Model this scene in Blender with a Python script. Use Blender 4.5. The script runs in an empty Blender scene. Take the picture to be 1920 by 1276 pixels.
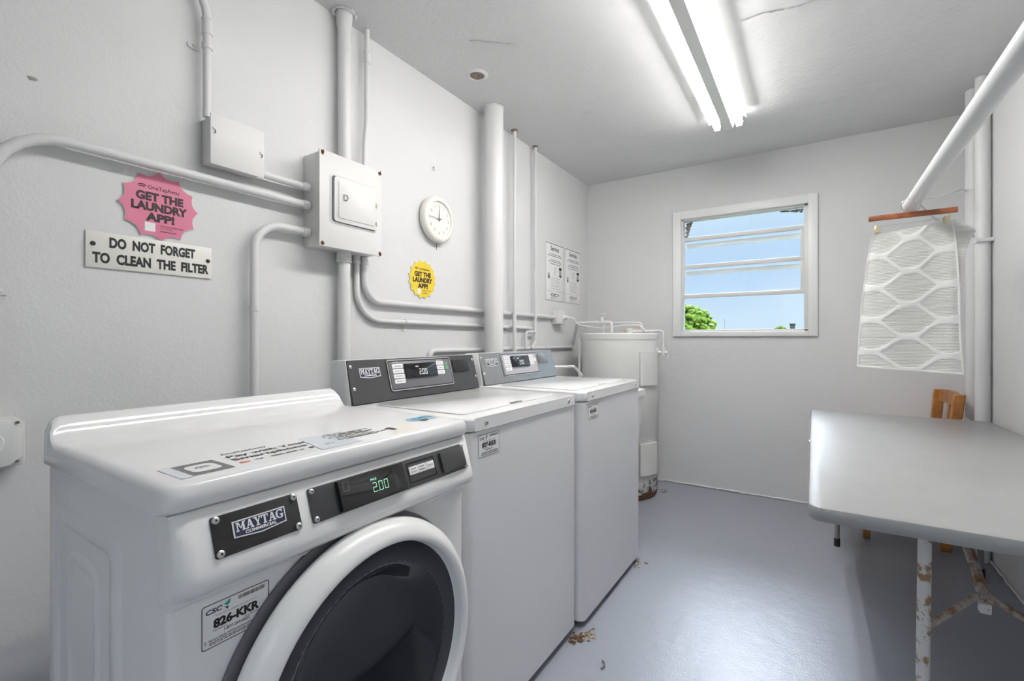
import bpy, bmesh, math, random
from mathutils import Vector as V, Matrix
random.seed(7)
PI = math.pi
S = bpy.context.scene
COL = S.collection

# ------------------------------------------------------------------ camera
cam_d = bpy.data.cameras.new('camera')
cam_d.sensor_width = 36.0
cam_d.lens = 878.06 * 36.0 / 1920.0
cam_d.shift_y = -3.17 / 1920.0
cam_d.clip_start = 0.02
cam = bpy.data.objects.new('camera', cam_d)
COL.objects.link(cam)
cam.location = (0, 0, 1.164)
cam.rotation_euler = (PI / 2, 0, math.radians(32.753))
S.camera = cam

# ------------------------------------------------------------------ colour management, sky, sun
S.view_settings.view_transform = 'Standard'
S.view_settings.look = 'None'
S.view_settings.exposure = 0.70
S.view_settings.gamma = 1.0
S.view_settings.use_curve_mapping = False
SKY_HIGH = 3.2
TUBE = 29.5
ADDED_GLOW = 20.0
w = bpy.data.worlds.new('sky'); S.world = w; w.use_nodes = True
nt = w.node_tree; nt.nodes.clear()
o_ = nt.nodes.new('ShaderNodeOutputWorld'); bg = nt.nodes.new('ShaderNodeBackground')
tc = nt.nodes.new('ShaderNodeTexCoord'); sx = nt.nodes.new('ShaderNodeSeparateXYZ')
rp = nt.nodes.new('ShaderNodeValToRGB'); mr = nt.nodes.new('ShaderNodeMapRange')
nz = nt.nodes.new('ShaderNodeTexNoise'); nz.inputs['Scale'].default_value = 5.0; nz.inputs['Detail'].default_value = 5
cr = rp.color_ramp
cr.elements[0].position = 0.0; cr.elements[0].color = (0.52, 0.64, 0.76, 1)
cr.elements[1].position = 1.0; cr.elements[1].color = (0.74, 0.83, 0.98, 1)
for p, c in ((0.06, (0.46, 0.595, 0.745, 1)), (0.13, (0.385, 0.535, 0.73, 1)), (0.20, (0.415, 0.56, 0.73, 1)), (0.27, (0.50, 0.63, 0.75, 1)), (0.45, (0.80, 0.87, 0.97, 1))):
    e = cr.elements.new(p); e.color = c
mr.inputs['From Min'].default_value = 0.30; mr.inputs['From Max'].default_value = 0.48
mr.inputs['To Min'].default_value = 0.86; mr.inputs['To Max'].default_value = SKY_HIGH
mx = nt.nodes.new('ShaderNodeMix'); mx.data_type = 'RGBA'
mrc = nt.nodes.new('ShaderNodeMapRange'); mrc.inputs['From Min'].default_value = 0.52; mrc.inputs['From Max'].default_value = 0.75; mrc.inputs['To Max'].default_value = 0.3
mx.inputs[7].default_value = (0.62, 0.70, 0.78, 1)
L = nt.links.new
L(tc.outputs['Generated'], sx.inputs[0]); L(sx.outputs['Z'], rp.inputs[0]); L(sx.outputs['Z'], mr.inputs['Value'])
L(tc.outputs['Generated'], nz.inputs['Vector']); L(nz.outputs['Fac'], mrc.inputs['Value'])
L(mrc.outputs[0], mx.inputs[0]); L(rp.outputs['Color'], mx.inputs[6])
# unseen bright patch added to the sky beyond the window, for floor glare
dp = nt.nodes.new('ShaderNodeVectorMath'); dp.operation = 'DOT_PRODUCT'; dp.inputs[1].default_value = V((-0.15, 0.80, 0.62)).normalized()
mr3 = nt.nodes.new('ShaderNodeMapRange'); mr3.inputs['From Min'].default_value = 0.955; mr3.inputs['From Max'].default_value = 0.99; mr3.inputs['To Max'].default_value = ADDED_GLOW
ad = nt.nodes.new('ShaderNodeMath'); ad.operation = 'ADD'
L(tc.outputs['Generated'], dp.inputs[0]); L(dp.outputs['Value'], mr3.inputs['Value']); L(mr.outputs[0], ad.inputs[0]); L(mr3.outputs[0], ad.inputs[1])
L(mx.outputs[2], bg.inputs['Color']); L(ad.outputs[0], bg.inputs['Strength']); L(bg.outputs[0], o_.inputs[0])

sun_d = bpy.data.lights.new('sun', 'SUN'); sun_d.energy = 2.6; sun_d.angle = math.radians(1.0); sun_d.color = (1.0, 0.95, 0.86)
sun = bpy.data.objects.new('sun', sun_d); COL.objects.link(sun)
sun.rotation_euler = V((-0.72, 0.16, -0.68)).to_track_quat('-Z', 'Y').to_euler()
sun.location = (6, -3, 8)

# ------------------------------------------------------------------ materials
def mat(name, col, rough=0.5, metal=0.0, spec=0.5, bump=0.0, bscale=200.0, bdetail=3.0, var=0.0, vscale=6.0,
        spots=None, coat=0.0, emit=None, bump2=None, rvar=0.0):
    m = bpy.data.materials.new(name); m.use_nodes = True
    n = m.node_tree; b = n.nodes['Principled BSDF']
    b.inputs['Base Color'].default_value = (*col, 1); b.inputs['Roughness'].default_value = rough
    b.inputs['Metallic'].default_value = metal; b.inputs['Specular IOR Level'].default_value = spec
    b.inputs['Coat Weight'].default_value = coat
    if emit:
        b.inputs['Emission Color'].default_value = (*emit[0], 1); b.inputs['Emission Strength'].default_value = emit[1]
    t = n.nodes.new('ShaderNodeTexCoord'); k = n.links.new
    cur = None
    if var > 0:
        q = n.nodes.new('ShaderNodeTexNoise'); q.inputs['Scale'].default_value = vscale; q.inputs['Detail'].default_value = 6
        k(t.outputs['Object'], q.inputs['Vector'])
        r = n.nodes.new('ShaderNodeMapRange'); r.inputs['From Min'].default_value = 0.3; r.inputs['From Max'].default_value = 0.7
        r.inputs['To Min'].default_value = 1 - var; r.inputs['To Max'].default_value = 1 + var
        k(q.outputs['Fac'], r.inputs['Value'])
        x = n.nodes.new('ShaderNodeMix'); x.data_type = 'RGBA'; x.blend_type = 'MULTIPLY'; x.inputs[0].default_value = 1
        x.inputs[6].default_value = (*col, 1); k(r.outputs[0], x.inputs[7]); k(x.outputs[2], b.inputs['Base Color']); cur = x.outputs[2]
        if rvar:
            r2 = n.nodes.new('ShaderNodeMapRange'); r2.inputs['From Min'].default_value = 0.3; r2.inputs['From Max'].default_value = 0.7
            r2.inputs['To Min'].default_value = rough - rvar; r2.inputs['To Max'].default_value = rough + rvar
            k(q.outputs['Fac'], r2.inputs['Value']); k(r2.outputs[0], b.inputs['Roughness'])
    for (sc, lo, hi, c2, seed) in (spots or []):
        q = n.nodes.new('ShaderNodeTexNoise'); q.noise_dimensions = '4D'; q.inputs['W'].default_value = seed
        q.inputs['Scale'].default_value = sc; q.inputs['Detail'].default_value = 5; q.inputs['Roughness'].default_value = 0.65
        k(t.outputs['Object'], q.inputs['Vector'])
        r = n.nodes.new('ShaderNodeMapRange'); r.inputs['From Min'].default_value = lo; r.inputs['From Max'].default_value = hi
        k(q.outputs['Fac'], r.inputs['Value'])
        x = n.nodes.new('ShaderNodeMix'); x.data_type = 'RGBA'; k(r.outputs[0], x.inputs[0])
        if cur: k(cur, x.inputs[6])
        else: x.inputs[6].default_value = (*col, 1)
        x.inputs[7].default_value = (*c2, 1); k(x.outputs[2], b.inputs['Base Color']); cur = x.outputs[2]
    if bump > 0:
        q = n.nodes.new('ShaderNodeTexNoise'); q.inputs['Scale'].default_value = bscale; q.inputs['Detail'].default_value = bdetail
        k(t.outputs['Object'], q.inputs['Vector'])
        u = n.nodes.new('ShaderNodeBump'); u.inputs['Strength'].default_value = bump; u.inputs['Distance'].default_value = 0.01
        k(q.outputs['Fac'], u.inputs['Height'])
        if bump2:
            q2 = n.nodes.new('ShaderNodeTexNoise'); q2.inputs['Scale'].default_value = bump2[1]; q2.inputs['Detail'].default_value = 4
            k(t.outputs['Object'], q2.inputs['Vector'])
            u2 = n.nodes.new('ShaderNodeBump'); u2.inputs['Strength'].default_value = bump2[0]; u2.inputs['Distance'].default_value = 0.05
            k(q2.outputs['Fac'], u2.inputs['Height']); k(u2.outputs[0], u.inputs['Normal'])
        k(u.outputs[0], b.inputs['Normal'])
    return m

WALLC = (0.705, 0.705, 0.71)
M = {}
M['wall'] = mat('wall_paint', WALLC, 0.5, spec=0.35, bump=0.11, bscale=130, bump2=(0.07, 9), var=0.012, vscale=3)
M['ceil'] = mat('ceiling_paint', (0.705, 0.705, 0.71), 0.55, spec=0.3, bump=0.2, bscale=60, bump2=(0.12, 7), var=0.015, vscale=4)
M['pipe'] = mat('pipe_paint', (0.705, 0.705, 0.71), 0.38, spec=0.4, bump=0.05, bscale=60)
M['box'] = mat('box_paint', (0.73, 0.725, 0.71), 0.4, spec=0.4, bump=0.06, bscale=40)
M['floor'] = mat('floor_paint', (0.30, 0.315, 0.365), 0.27, spec=0.6, bump=0.16, bscale=150, bump2=(0.05, 14), spots=[(45, 0.71, 0.76, (0.12, 0.11, 0.11), 3.0)])
M['enamel'] = mat('white_enamel', (0.80, 0.80, 0.80), 0.09, spec=0.5)
M['enamel_side'] = mat('white_enamel_satin', (0.78, 0.78, 0.79), 0.3, spec=0.45)
M['enamel_front'] = mat('white_enamel_textured', (0.74, 0.74, 0.755), 0.38, spec=0.4, bump=0.04, bscale=420)
M['plastic'] = mat('white_plastic', (0.82, 0.82, 0.81), 0.28)
M['ivory'] = mat('ivory_plastic', (0.80, 0.78, 0.73), 0.4)
M['ivory_face'] = mat('ivory_dial', (0.83, 0.81, 0.77), 0.5)
M['black'] = mat('black_plate', (0.018, 0.018, 0.019), 0.42, bump=0.05, bscale=500)
M['charcoal'] = mat('charcoal_fascia', (0.055, 0.055, 0.058), 0.36, bump=0.03, bscale=400)
M['chrome_fascia'] = mat('polished_fascia', (0.46, 0.45, 0.44), 0.27, metal=0.9, bump=0.03, bscale=30, var=0.06, vscale=14)
M['grey'] = mat('grey_panel', (0.15, 0.15, 0.16), 0.4)
M['lgrey'] = mat('light_grey_panel', (0.42, 0.42, 0.45), 0.4)
M['gloss'] = mat('black_glass', (0.008, 0.008, 0.009), 0.06, spec=0.6)
M['dglass'] = mat('smoked_door_glass', (0.012, 0.015, 0.019), 0.10, spec=0.55)
M['dglass2'] = mat('smoked_door_band', (0.03, 0.033, 0.038), 0.2, spec=0.5)
M['gap'] = mat('dark_gap', (0.006, 0.006, 0.006), 0.7)
M['gasket'] = mat('grey_gasket', (0.13, 0.13, 0.14), 0.5)
M['steel'] = mat('screw_steel', (0.62, 0.62, 0.62), 0.28, metal=0.9)
M['chrome'] = mat('chrome', (0.78, 0.78, 0.78), 0.08, metal=1.0)
M['brass'] = mat('dull_brass', (0.62, 0.54, 0.38), 0.35, metal=0.6)
M['wood'] = mat('hanger_wood', (0.28, 0.085, 0.028), 0.4, var=0.35, vscale=30)
M['chairwood'] = mat('chair_wood', (0.42, 0.17, 0.045), 0.33, var=0.28, vscale=18)
M['ink'] = mat('black_ink', (0.012, 0.012, 0.012), 0.5)
M['maroon'] = mat('dark_maroon_ink', (0.03, 0.008, 0.012), 0.5)
M['greyink'] = mat('grey_ink', (0.16, 0.16, 0.16), 0.5)
M['liteink'] = mat('light_grey_ink', (0.40, 0.40, 0.40), 0.5)
M['paper'] = mat('white_paper', (0.82, 0.82, 0.82), 0.5)
M['signw'] = mat('sign_white', (0.80, 0.79, 0.74), 0.38)
M['pink'] = mat('pink_card', (0.68, 0.20, 0.31), 0.4)
M['yellow'] = mat('yellow_card', (0.80, 0.60, 0.045), 0.4)
M['navy'] = mat('navy_badge', (0.018, 0.025, 0.07), 0.3)
M['white'] = mat('white_print', (0.80, 0.80, 0.80), 0.4)
M['teal'] = mat('teal_print', (0.03, 0.36, 0.30), 0.4)
M['blue'] = mat('light_blue_print', (0.28, 0.60, 0.82), 0.3)
M['paleblue'] = mat('pale_blue_print', (0.71, 0.76, 0.82), 0.2)
M['orange'] = mat('orange_print', (0.80, 0.20, 0.06), 0.4)
M['led'] = mat('green_digits', (0.05, 0.2, 0.1), 0.5, emit=((0.42, 0.95, 0.62), 0.5))
M['ledw'] = mat('pale_digits', (0.2, 0.2, 0.2), 0.5, emit=((0.8, 0.85, 0.85), 0.75))
M['green'] = mat('green_button', (0.10, 0.42, 0.14), 0.4)
M['towel'] = mat('white_terry', (0.735, 0.735, 0.715), 0.9, spec=0.1, bump=0.25, bscale=420)
M['towelband'] = mat('white_flat_weave', (0.79, 0.79, 0.775), 0.85, spec=0.15, bump=0.12, bscale=300)
M['table'] = mat('grey_blow_moulded_plastic', (0.33, 0.335, 0.335), 0.30, spec=0.5, bump=0.10, bscale=320, bump2=(0.05, 60), var=0.04, vscale=7)
M['legpaint'] = mat('rusted_white_paint', (0.66, 0.65, 0.64), 0.45, bump=0.15, bscale=60, spots=[(22, 0.52, 0.57, (0.33, 0.20, 0.11), 1.0), (70, 0.60, 0.68, (0.14, 0.075, 0.04), 4.0)])
M['legrust'] = mat('rusty_steel', (0.42, 0.38, 0.34), 0.6, bump=0.3, bscale=70, spots=[(24, 0.45, 0.60, (0.25, 0.12, 0.055), 2.0), (50, 0.56, 0.68, (0.06, 0.04, 0.03), 5.0)])
M['legsteel'] = mat('grey_leg_steel', (0.27, 0.26, 0.25), 0.45, metal=0.4)
M['rubber'] = mat('black_rubber', (0.012, 0.012, 0.012), 0.6)
M['heater'] = mat('heater_enamel', (0.72, 0.72, 0.70), 0.3, bump=0.05, bscale=20, spots=[(42, 0.665, 0.71, (0.26, 0.20, 0.14), 6.0)])
M['heater_base'] = mat('heater_rusted_base', (0.66, 0.65, 0.62), 0.45, bump=0.2, bscale=60, spots=[(13, 0.52, 0.58, (0.10, 0.035, 0.018), 2.0), (34, 0.56, 0.6, (0.02, 0.015, 0.012), 8.0)])
M['rust'] = mat('rust', (0.13, 0.065, 0.03), 0.8, bump=0.5, bscale=300, var=0.6, vscale=180)
M['debris'] = mat('debris', (0.30, 0.25, 0.18), 0.9, bump=0.6, bscale=160, var=0.6, vscale=90)
M['insul'] = mat('tan_insulation', (0.62, 0.46, 0.32), 0.8, bump=0.4, bscale=40, var=0.2, vscale=20)
M['alu'] = mat('painted_aluminium', (0.70, 0.70, 0.69), 0.4, bump=0.08, bscale=80)
M['winwhite'] = mat('window_gloss_white', (0.84, 0.84, 0.83), 0.35, bump=0.06, bscale=50)
M['railout'] = mat('outer_rail_white', (0.88, 0.88, 0.87), 0.5)
M['dirt'] = mat('cobweb_dirt', (0.28, 0.22, 0.18), 0.95, bump=0.5, bscale=120, var=0.5, vscale=60)
M['leaf'] = mat('tree_leaves', (0.105, 0.185, 0.018), 0.6, spec=0.2, var=0.6, vscale=3.5, bump=1.0, bscale=14)
M['bark'] = mat('tree_bark', (0.10, 0.07, 0.05), 0.9)
M['concrete'] = mat('outside_lawn', (0.075, 0.10, 0.045), 0.9, var=0.1, vscale=1)
M['dkmetal'] = mat('dark_metal', (0.04, 0.04, 0.045), 0.6)
M['wire'] = mat('painted_wire', (0.66, 0.66, 0.65), 0.45)
M['crack'] = mat('chipped_plaster', (0.36, 0.35, 0.34), 0.9)
M['fixture'] = mat('fixture_white', (0.80, 0.80, 0.79), 0.35)
M['acrylic'] = mat('fixture_acrylic', (0.82, 0.82, 0.81), 0.4)
_n = M['acrylic'].node_tree; _t = _n.nodes.new('ShaderNodeBsdfTranslucent'); _t.inputs[0].default_value = (0.9, 0.9, 0.9, 1)
_x = _n.nodes.new('ShaderNodeMixShader'); _x.inputs[0].default_value = 0.32
_n.links.new(_n.nodes['Principled BSDF'].outputs[0], _x.inputs[1]); _n.links.new(_t.outputs[0], _x.inputs[2]); _n.links.new(_x.outputs[0], _n.nodes['Material Output'].inputs[0])
M['tube'] = mat('fluorescent_tube', (0.9, 0.9, 0.9), 0.4, emit=((1.0, 0.98, 0.955), TUBE))

def glass_mat(name, tint):
    m = bpy.data.materials.new(name); m.use_nodes = True
    n = m.node_tree; n.nodes.clear()
    o = n.nodes.new('ShaderNodeOutputMaterial'); a = n.nodes.new('ShaderNodeBsdfTransparent'); g = n.nodes.new('ShaderNodeBsdfGlossy')
    a.inputs[0].default_value = (*tint, 1); g.inputs['Roughness'].default_value = 0.02
    f = n.nodes.new('ShaderNodeFresnel'); f.inputs['IOR'].default_value = 1.35
    x = n.nodes.new('ShaderNodeMixShader')
    n.links.new(f.outputs[0], x.inputs[0]); n.links.new(a.outputs[0], x.inputs[1]); n.links.new(g.outputs[0], x.inputs[2]); n.links.new(x.outputs[0], o.inputs[0])
    return m
M['glass'] = glass_mat('window_glass', (0.97, 0.985, 0.98))

# terry towel: fine horizontal ribs
def ribs(m, scale=190):
    n = m.node_tree; b = n.nodes['Principled BSDF']
    t = n.nodes.new('ShaderNodeTexCoord'); wv = n.nodes.new('ShaderNodeTexWave'); wv.bands_direction = 'Z'
    wv.inputs['Scale'].default_value = scale / (2 * PI) * 1.6; wv.inputs['Distortion'].default_value = 1.2; wv.inputs['Detail'].default_value = 2
    u = n.nodes.new('ShaderNodeBump'); u.inputs['Strength'].default_value = 0.6; u.inputs['Distance'].default_value = 0.004
    n.links.new(t.outputs['Object'], wv.inputs['Vector']); n.links.new(wv.outputs['Fac'], u.inputs['Height'])
    old = b.inputs['Normal'].links[0].from_node
    n.links.new(u.outputs[0], old.inputs['Normal'])
ribs(M['towel'])

# ------------------------------------------------------------------ mesh helpers
class MB:
    """collects shapes; build() links them as one mesh object"""
    def __init__(s): s.v = []; s.f = []; s.mi = []; s.mats = []
    def idx(s, m):
        if m not in s.mats: s.mats.append(m)
        return s.mats.index(m)
    def add(s, vs, fs, m):
        b = len(s.v); i = s.idx(m)
        s.v += [tuple(p) for p in vs]
        for f in fs: s.f.append([b + k for k in f]); s.mi.append(i)
        return s
    def frombm(s, bm, m):
        bm.verts.index_update()
        s.add([v.co[:] for v in bm.verts], [[v.index for v in f.verts] for f in bm.faces], m); bm.free(); return s
    def box(s, a, b, m, bev=0.0, seg=2):
        bm = bmesh.new(); bmesh.ops.create_cube(bm, size=1)
        for v in bm.verts: v.co = V([(a[i] + b[i]) / 2 + v.co[i] * (b[i] - a[i]) for i in range(3)])
        if bev: bmesh.ops.bevel(bm, geom=bm.edges[:], offset=bev, segments=seg, affect='EDGES', profile=0.5)
        return s.frombm(bm, m)
    def cyl(s, p0, p1, r, m, seg=24, r2=None):
        return s.tube([p0, p1], r, m, seg, rends=(r, r if r2 is None else r2))
    def tube(s, pts, r, m, seg=16, rends=None, closed=False, cap=True):
        P = [V(p) for p in pts]; n = len(P); vs = []; fs = []
        T = []
        for i in range(n):
            if closed: d = P[(i + 1) % n] - P[i - 1]
            else: d = P[min(i + 1, n - 1)] - P[max(i - 1, 0)]
            T.append(d.normalized())
        u = T[0].orthogonal().normalized()
        for i in range(n):
            u = (u - T[i] * u.dot(T[i])).normalized(); wv = T[i].cross(u)
            rr = r if rends is None else rends[0] + (rends[1] - rends[0]) * i / (n - 1)
            for k in range(seg):
                a = 2 * PI * k / seg; vs.append(P[i] + (u * math.cos(a) + wv * math.sin(a)) * rr)
        for i in range(n if closed else n - 1):
            j = (i + 1) % n
            for k in range(seg):
                l = (k + 1) % seg; fs.append([i * seg + k, i * seg + l, j * seg + l, j * seg + k])
        if cap and not closed:
            fs.append(list(range(seg))[::-1]); fs.append([(n - 1) * seg + k for k in range(seg)])
        return s.add(vs, fs, m)
    def lathe(s, prof, org, axis, m, seg=48, a0=0.0, a1=2 * PI):
        ax = V(axis).normalized(); u = ax.orthogonal().normalized(); wv = ax.cross(u); o = V(org); full = abs(a1 - a0 - 2 * PI) < 1e-6
        vs = []; fs = []; n = seg if full else seg + 1
        for (r, h) in prof:
            for k in range(n):
                a = a0 + (a1 - a0) * k / seg; vs.append(o + ax * h + (u * math.cos(a) + wv * math.sin(a)) * max(r, 1e-5))
        for i in range(len(prof) - 1):
            for k in range(n if full else n - 1):
                l = (k + 1) % n; fs.append([i * n + k, i * n + l, (i + 1) * n + l, (i + 1) * n + k])
        return s.add(vs, fs, m)
    def prism(s, poly, org, ru, rv, depth, m, bev=0.0, seg=2, side=None):
        """polygon in the (ru, rv) plane at org, extruded along ru x rv by depth"""
        ru = V(ru); rv = V(rv); nn = ru.cross(rv).normalized(); o = V(org)
        bm = bmesh.new()
        a = [bm.verts.new(o + ru * p[0] + rv * p[1]) for p in poly]; b = [bm.verts.new(v.co + nn * depth) for v in a]
        k = len(poly); bm.faces.new(a[::-1]); bm.faces.new(b)
        for i in range(k): bm.faces.new([a[i], a[(i + 1) % k], b[(i + 1) % k], b[i]])
        if bev: bmesh.ops.bevel(bm, geom=bm.edges[:], offset=bev, segments=seg, affect='EDGES', profile=0.5)
        return s.frombm(bm, m)
    def flat(s, poly, org, ru, rv, m):
        ru = V(ru); rv = V(rv); o = V(org)
        return s.add([o + ru * p[0] + rv * p[1] for p in poly], [list(range(len(poly)))], m)
    def strip(s, a, b, org, ru, rv, m):
        return s.flat([(a[0], a[1]), (b[0], a[1]), (b[0], b[1]), (a[0], b[1])], org, ru, rv, m)
    def ringflat(s, po, pi, org, ru, rv, m):
        ru = V(ru); rv = V(rv); o = V(org); n = len(po)
        vs = [o + ru * p[0] + rv * p[1] for p in po] + [o + ru * p[0] + rv * p[1] for p in pi]
        return s.add(vs, [[i, (i + 1) % n, n + (i + 1) % n, n + i] for i in range(n)], m)
    def ball(s, c, r, m, sub=2, sc=(1, 1, 1), jit=0.0):
        bm = bmesh.new(); bmesh.ops.create_icosphere(bm, subdivisions=sub, radius=1)
        for v in bm.verts:
            q = 1 + random.uniform(-jit, jit); v.co = V([c[i] + v.co[i] * r * sc[i] * q for i in range(3)])
        return s.frombm(bm, m)
    def text(s, body, org, ru, rv, m, width=None, height=None, bold=0.0, align='C', shear=0.0):
        """flat lettering centred (or left) on org, fitted to width x height"""
        cu = bpy.data.curves.new('t', 'FONT'); cu.body = body; cu.size = 1; cu.offset = bold; cu.resolution_u = 3; cu.fill_mode = 'FRONT'; cu.shear = shear
        o = bpy.data.objects.new('t', cu); COL.objects.link(o)
        dg = bpy.context.evaluated_depsgraph_get(); me = bpy.data.meshes.new_from_object(o.evaluated_get(dg))
        co = [v.co[:] for v in me.vertices]; fs = [list(p.vertices) for p in me.polygons]
        bpy.data.objects.remove(o); bpy.data.curves.remove(cu); bpy.data.meshes.remove(me)
        x0 = min(c[0] for c in co); x1 = max(c[0] for c in co); y0 = min(c[1] for c in co); y1 = max(c[1] for c in co)
        kx = width / (x1 - x0) if width else None; ky = height / (y1 - y0) if height else None
        kx = kx or ky; ky = ky or kx
        cx = (x0 + x1) / 2 if align == 'C' else x0; cy = (y0 + y1) / 2
        ru = V(ru); rv = V(rv); g = V(org)
        return s.add([g + ru * (c[0] - cx) * kx + rv * (c[1] - cy) * ky for c in co], fs, m)
    def build(s, name, parent=None, smooth=40, loc=None, norm=True):
        off = V(parent['_o']) if parent is not None else V(loc or (0, 0, 0))
        me = bpy.data.meshes.new(name)
        me.from_pydata([tuple(V(p) - off) for p in s.v], [], s.f)
        for m in s.mats: me.materials.append(m)
        me.polygons.foreach_set('material_index', s.mi)
        me.update()
        if norm:
            bm = bmesh.new(); bm.from_mesh(me); bmesh.ops.recalc_face_normals(bm, faces=bm.faces[:]); bm.to_mesh(me); bm.free()
        if smooth:
            me.polygons.foreach_set('use_smooth', [True] * len(me.polygons)); me.set_sharp_from_angle(angle=math.radians(smooth))
        o = bpy.data.objects.new(name, me); COL.objects.link(o)
        o['_o'] = tuple(off)
        if parent is not None: o.parent = parent
        elif loc is not None: o.location = off
        return o

def tag(o, label=None, cat=None, group=None, kind=None):
    if label: o['label'] = label
    if cat: o['category'] = cat
    if group: o['group'] = group
    if kind: o['kind'] = kind
    return o
def thing(name, loc, label, cat, group=None, kind=None):
    o = bpy.data.objects.new(name, None); COL.objects.link(o); o.location = loc; o['_o'] = tuple(loc); o.empty_display_size = 0.05
    return tag(o, label, cat, group, kind)
def struct(mb, name, **k):
    return tag(mb.build(name, **k), kind='structure')
def fillet(pts, rad, n=7):
    P = [V(p) for p in pts]; out = [P[0]]
    rads = rad if isinstance(rad, (list, tuple)) else [rad] * (len(P) - 2)
    for i in range(1, len(P) - 1):
        a = (P[i - 1] - P[i]); b = (P[i + 1] - P[i]); r = rads[i - 1]
        ang = a.angle(b); d = min(r / math.tan(ang / 2), a.length * 0.49, b.length * 0.49); rr = d * math.tan(ang / 2)
        a.normalize(); b.normalize(); c = P[i] + (a + b).normalized() * (rr / math.sin(ang / 2))
        s0 = P[i] + a * d - c; s1 = P[i] + b * d - c; tot = s0.angle(s1)
        for k in range(n + 1):
            t = k / n; out.append(c + (s0 * math.sin((1 - t) * tot) + s1 * math.sin(t * tot)) / math.sin(tot))
    out.append(P[-1]); return out
def rrect(x0, y0, x1, y1, r, n=5):
    p = []
    for cx, cy, a in ((x1 - r, y1 - r, 0), (x0 + r, y1 - r, PI / 2), (x0 + r, y0 + r, PI), (x1 - r, y0 + r, 1.5 * PI)):
        for k in range(n + 1):
            t = a + PI / 2 * k / n; p.append((cx + r * math.cos(t), cy + r * math.sin(t)))
    return p
def greek(mb, x0, x1, y, h, org, ru, rv, m, seed=0):
    """a line of print too small to read: short word-length bars"""
    rnd = random.Random(seed); x = x0
    while x < x1 - h:
        wl = min(h * rnd.uniform(1.5, 5), x1 - x); mb.strip((x, y - h / 2), (x + wl, y + h / 2), org, ru, rv, m); x += wl + h * 0.7
X_, Y_, Z_ = V((1, 0, 0)), V((0, 1, 0)), V((0, 0, 1))

# ------------------------------------------------------------------ the room
XL, XR, YB, YF, ZC = -1.705, 0.783, 3.908, -1.25, 2.537
WX0, WX1, WZ0, WZ1 = -0.93, 0.0, 1.205, 2.155          # window hole
struct(MB().box((XL - 0.2, YF - 0.2, -0.12), (XR + 0.2, YB + 0.2, 0), M['floor']), 'floor', smooth=0)
struct(MB().box((XL - 0.2, YF - 0.2, ZC), (XR + 0.2, YB + 0.2, ZC + 0.15), M['ceil']), 'ceiling', smooth=0)
struct(MB().box((XL - 0.2, YF - 0.2, 0), (XL, YB + 0.2, ZC), M['wall']), 'wall_left', smooth=0)
struct(MB().box((XR, YF - 0.2, 0), (XR + 0.2, YB + 0.2, ZC), M['wall']), 'wall_right', smooth=0)
def holed(name, y0, y1, hx0, hx1, hz0, hz1, m):
    b = MB(); xs = [XL, hx0, hx1, XR]; zs = [0, hz0, hz1, ZC]
    for y in (y0, y1):
        for i in range(3):
            for j in range(3):
                if i == 1 and j == 1: continue
                if zs[j] == zs[j + 1]: continue
                b.add([(xs[i], y, zs[j]), (xs[i + 1], y, zs[j]), (xs[i + 1], y, zs[j + 1]), (xs[i], y, zs[j + 1])], [[0, 1, 2, 3]], m)
    h = [(hx0, hz0), (hx1, hz0), (hx1, hz1), (hx0, hz1)]
    for k in range(4):
        p, q = h[k], h[(k + 1) % 4]
        if p[1] == q[1] == 0: continue
        b.add([(p[0], y0, p[1]), (q[0], y0, q[1]), (q[0], y1, q[1]), (p[0], y1, p[1])], [[0, 1, 2, 3]], m)
    for p, q in (((XL, 0), (XL, ZC)), ((XR, 0), (XR, ZC))):
        b.add([(p[0], y0, p[1]), (q[0], y0, q[1]), (q[0], y1, q[1]), (p[0], y1, p[1])], [[0, 1, 2, 3]], m)
    return struct(b, name, smooth=0)
holed('wall_back', YB, YB + 0.2, WX0, WX1, WZ0, WZ1, M['wall'])
holed('wall_front', YF - 0.2, YF, -0.40, 0.55, 0.0, 2.10, M['wall'])
# frame of an unseen doorway added behind the camera, open for sky fill
b = MB()
for xa, xb in ((-0.45, -0.40), (0.55, 0.60)): b.box((xa, YF - 0.21, 0), (xb, YF + 0.015, 2.15), M['winwhite'], 0.004)
b.box((-0.40, YF - 0.21, 2.10), (0.55, YF + 0.015, 2.15), M['winwhite'], 0.004)
d1 = struct(b, 'added_door_1')
lf = MB().box((-0.46, YF - 1.15, 0.008), (-0.42, YF - 0.215, 2.095), M['winwhite'], 0.003)
for z0_, z1_ in ((0.25, 0.95), (1.10, 1.90)): lf.box((-0.424, YF - 1.02, z0_), (-0.414, YF - 0.34, z1_), M['winwhite'], 0.004)
lf = lf.build('added_door_leaf', d1)
MB().lathe([(0, .06), (.024, .055), (.028, .04), (.012, .03), (.012, 0)], (-0.42, YF - 1.08, 1.0), (1, 0, 0), M['chrome'], 20).build('door_knob', lf)
# caulk bead along the foot of the back wall
b = MB()
pts = [(x / 40.0, YB - 0.003 - random.uniform(0, 0.006), 0.004 + random.uniform(0, 0.006)) for x in range(int(XL * 40) + 1, int(XR * 40))]
b.tube(pts, 0.007, M['wall'], 6); struct(b, 'trim_1')
b = MB()
pts = [(XR - 0.003 - random.uniform(0, 0.006), y / 30.0, 0.004 + random.uniform(0, 0.006)) for y in range(-30, int(YB * 30))]
b.tube(pts, 0.007, M['wall'], 6); struct(b, 'trim_2')

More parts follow.
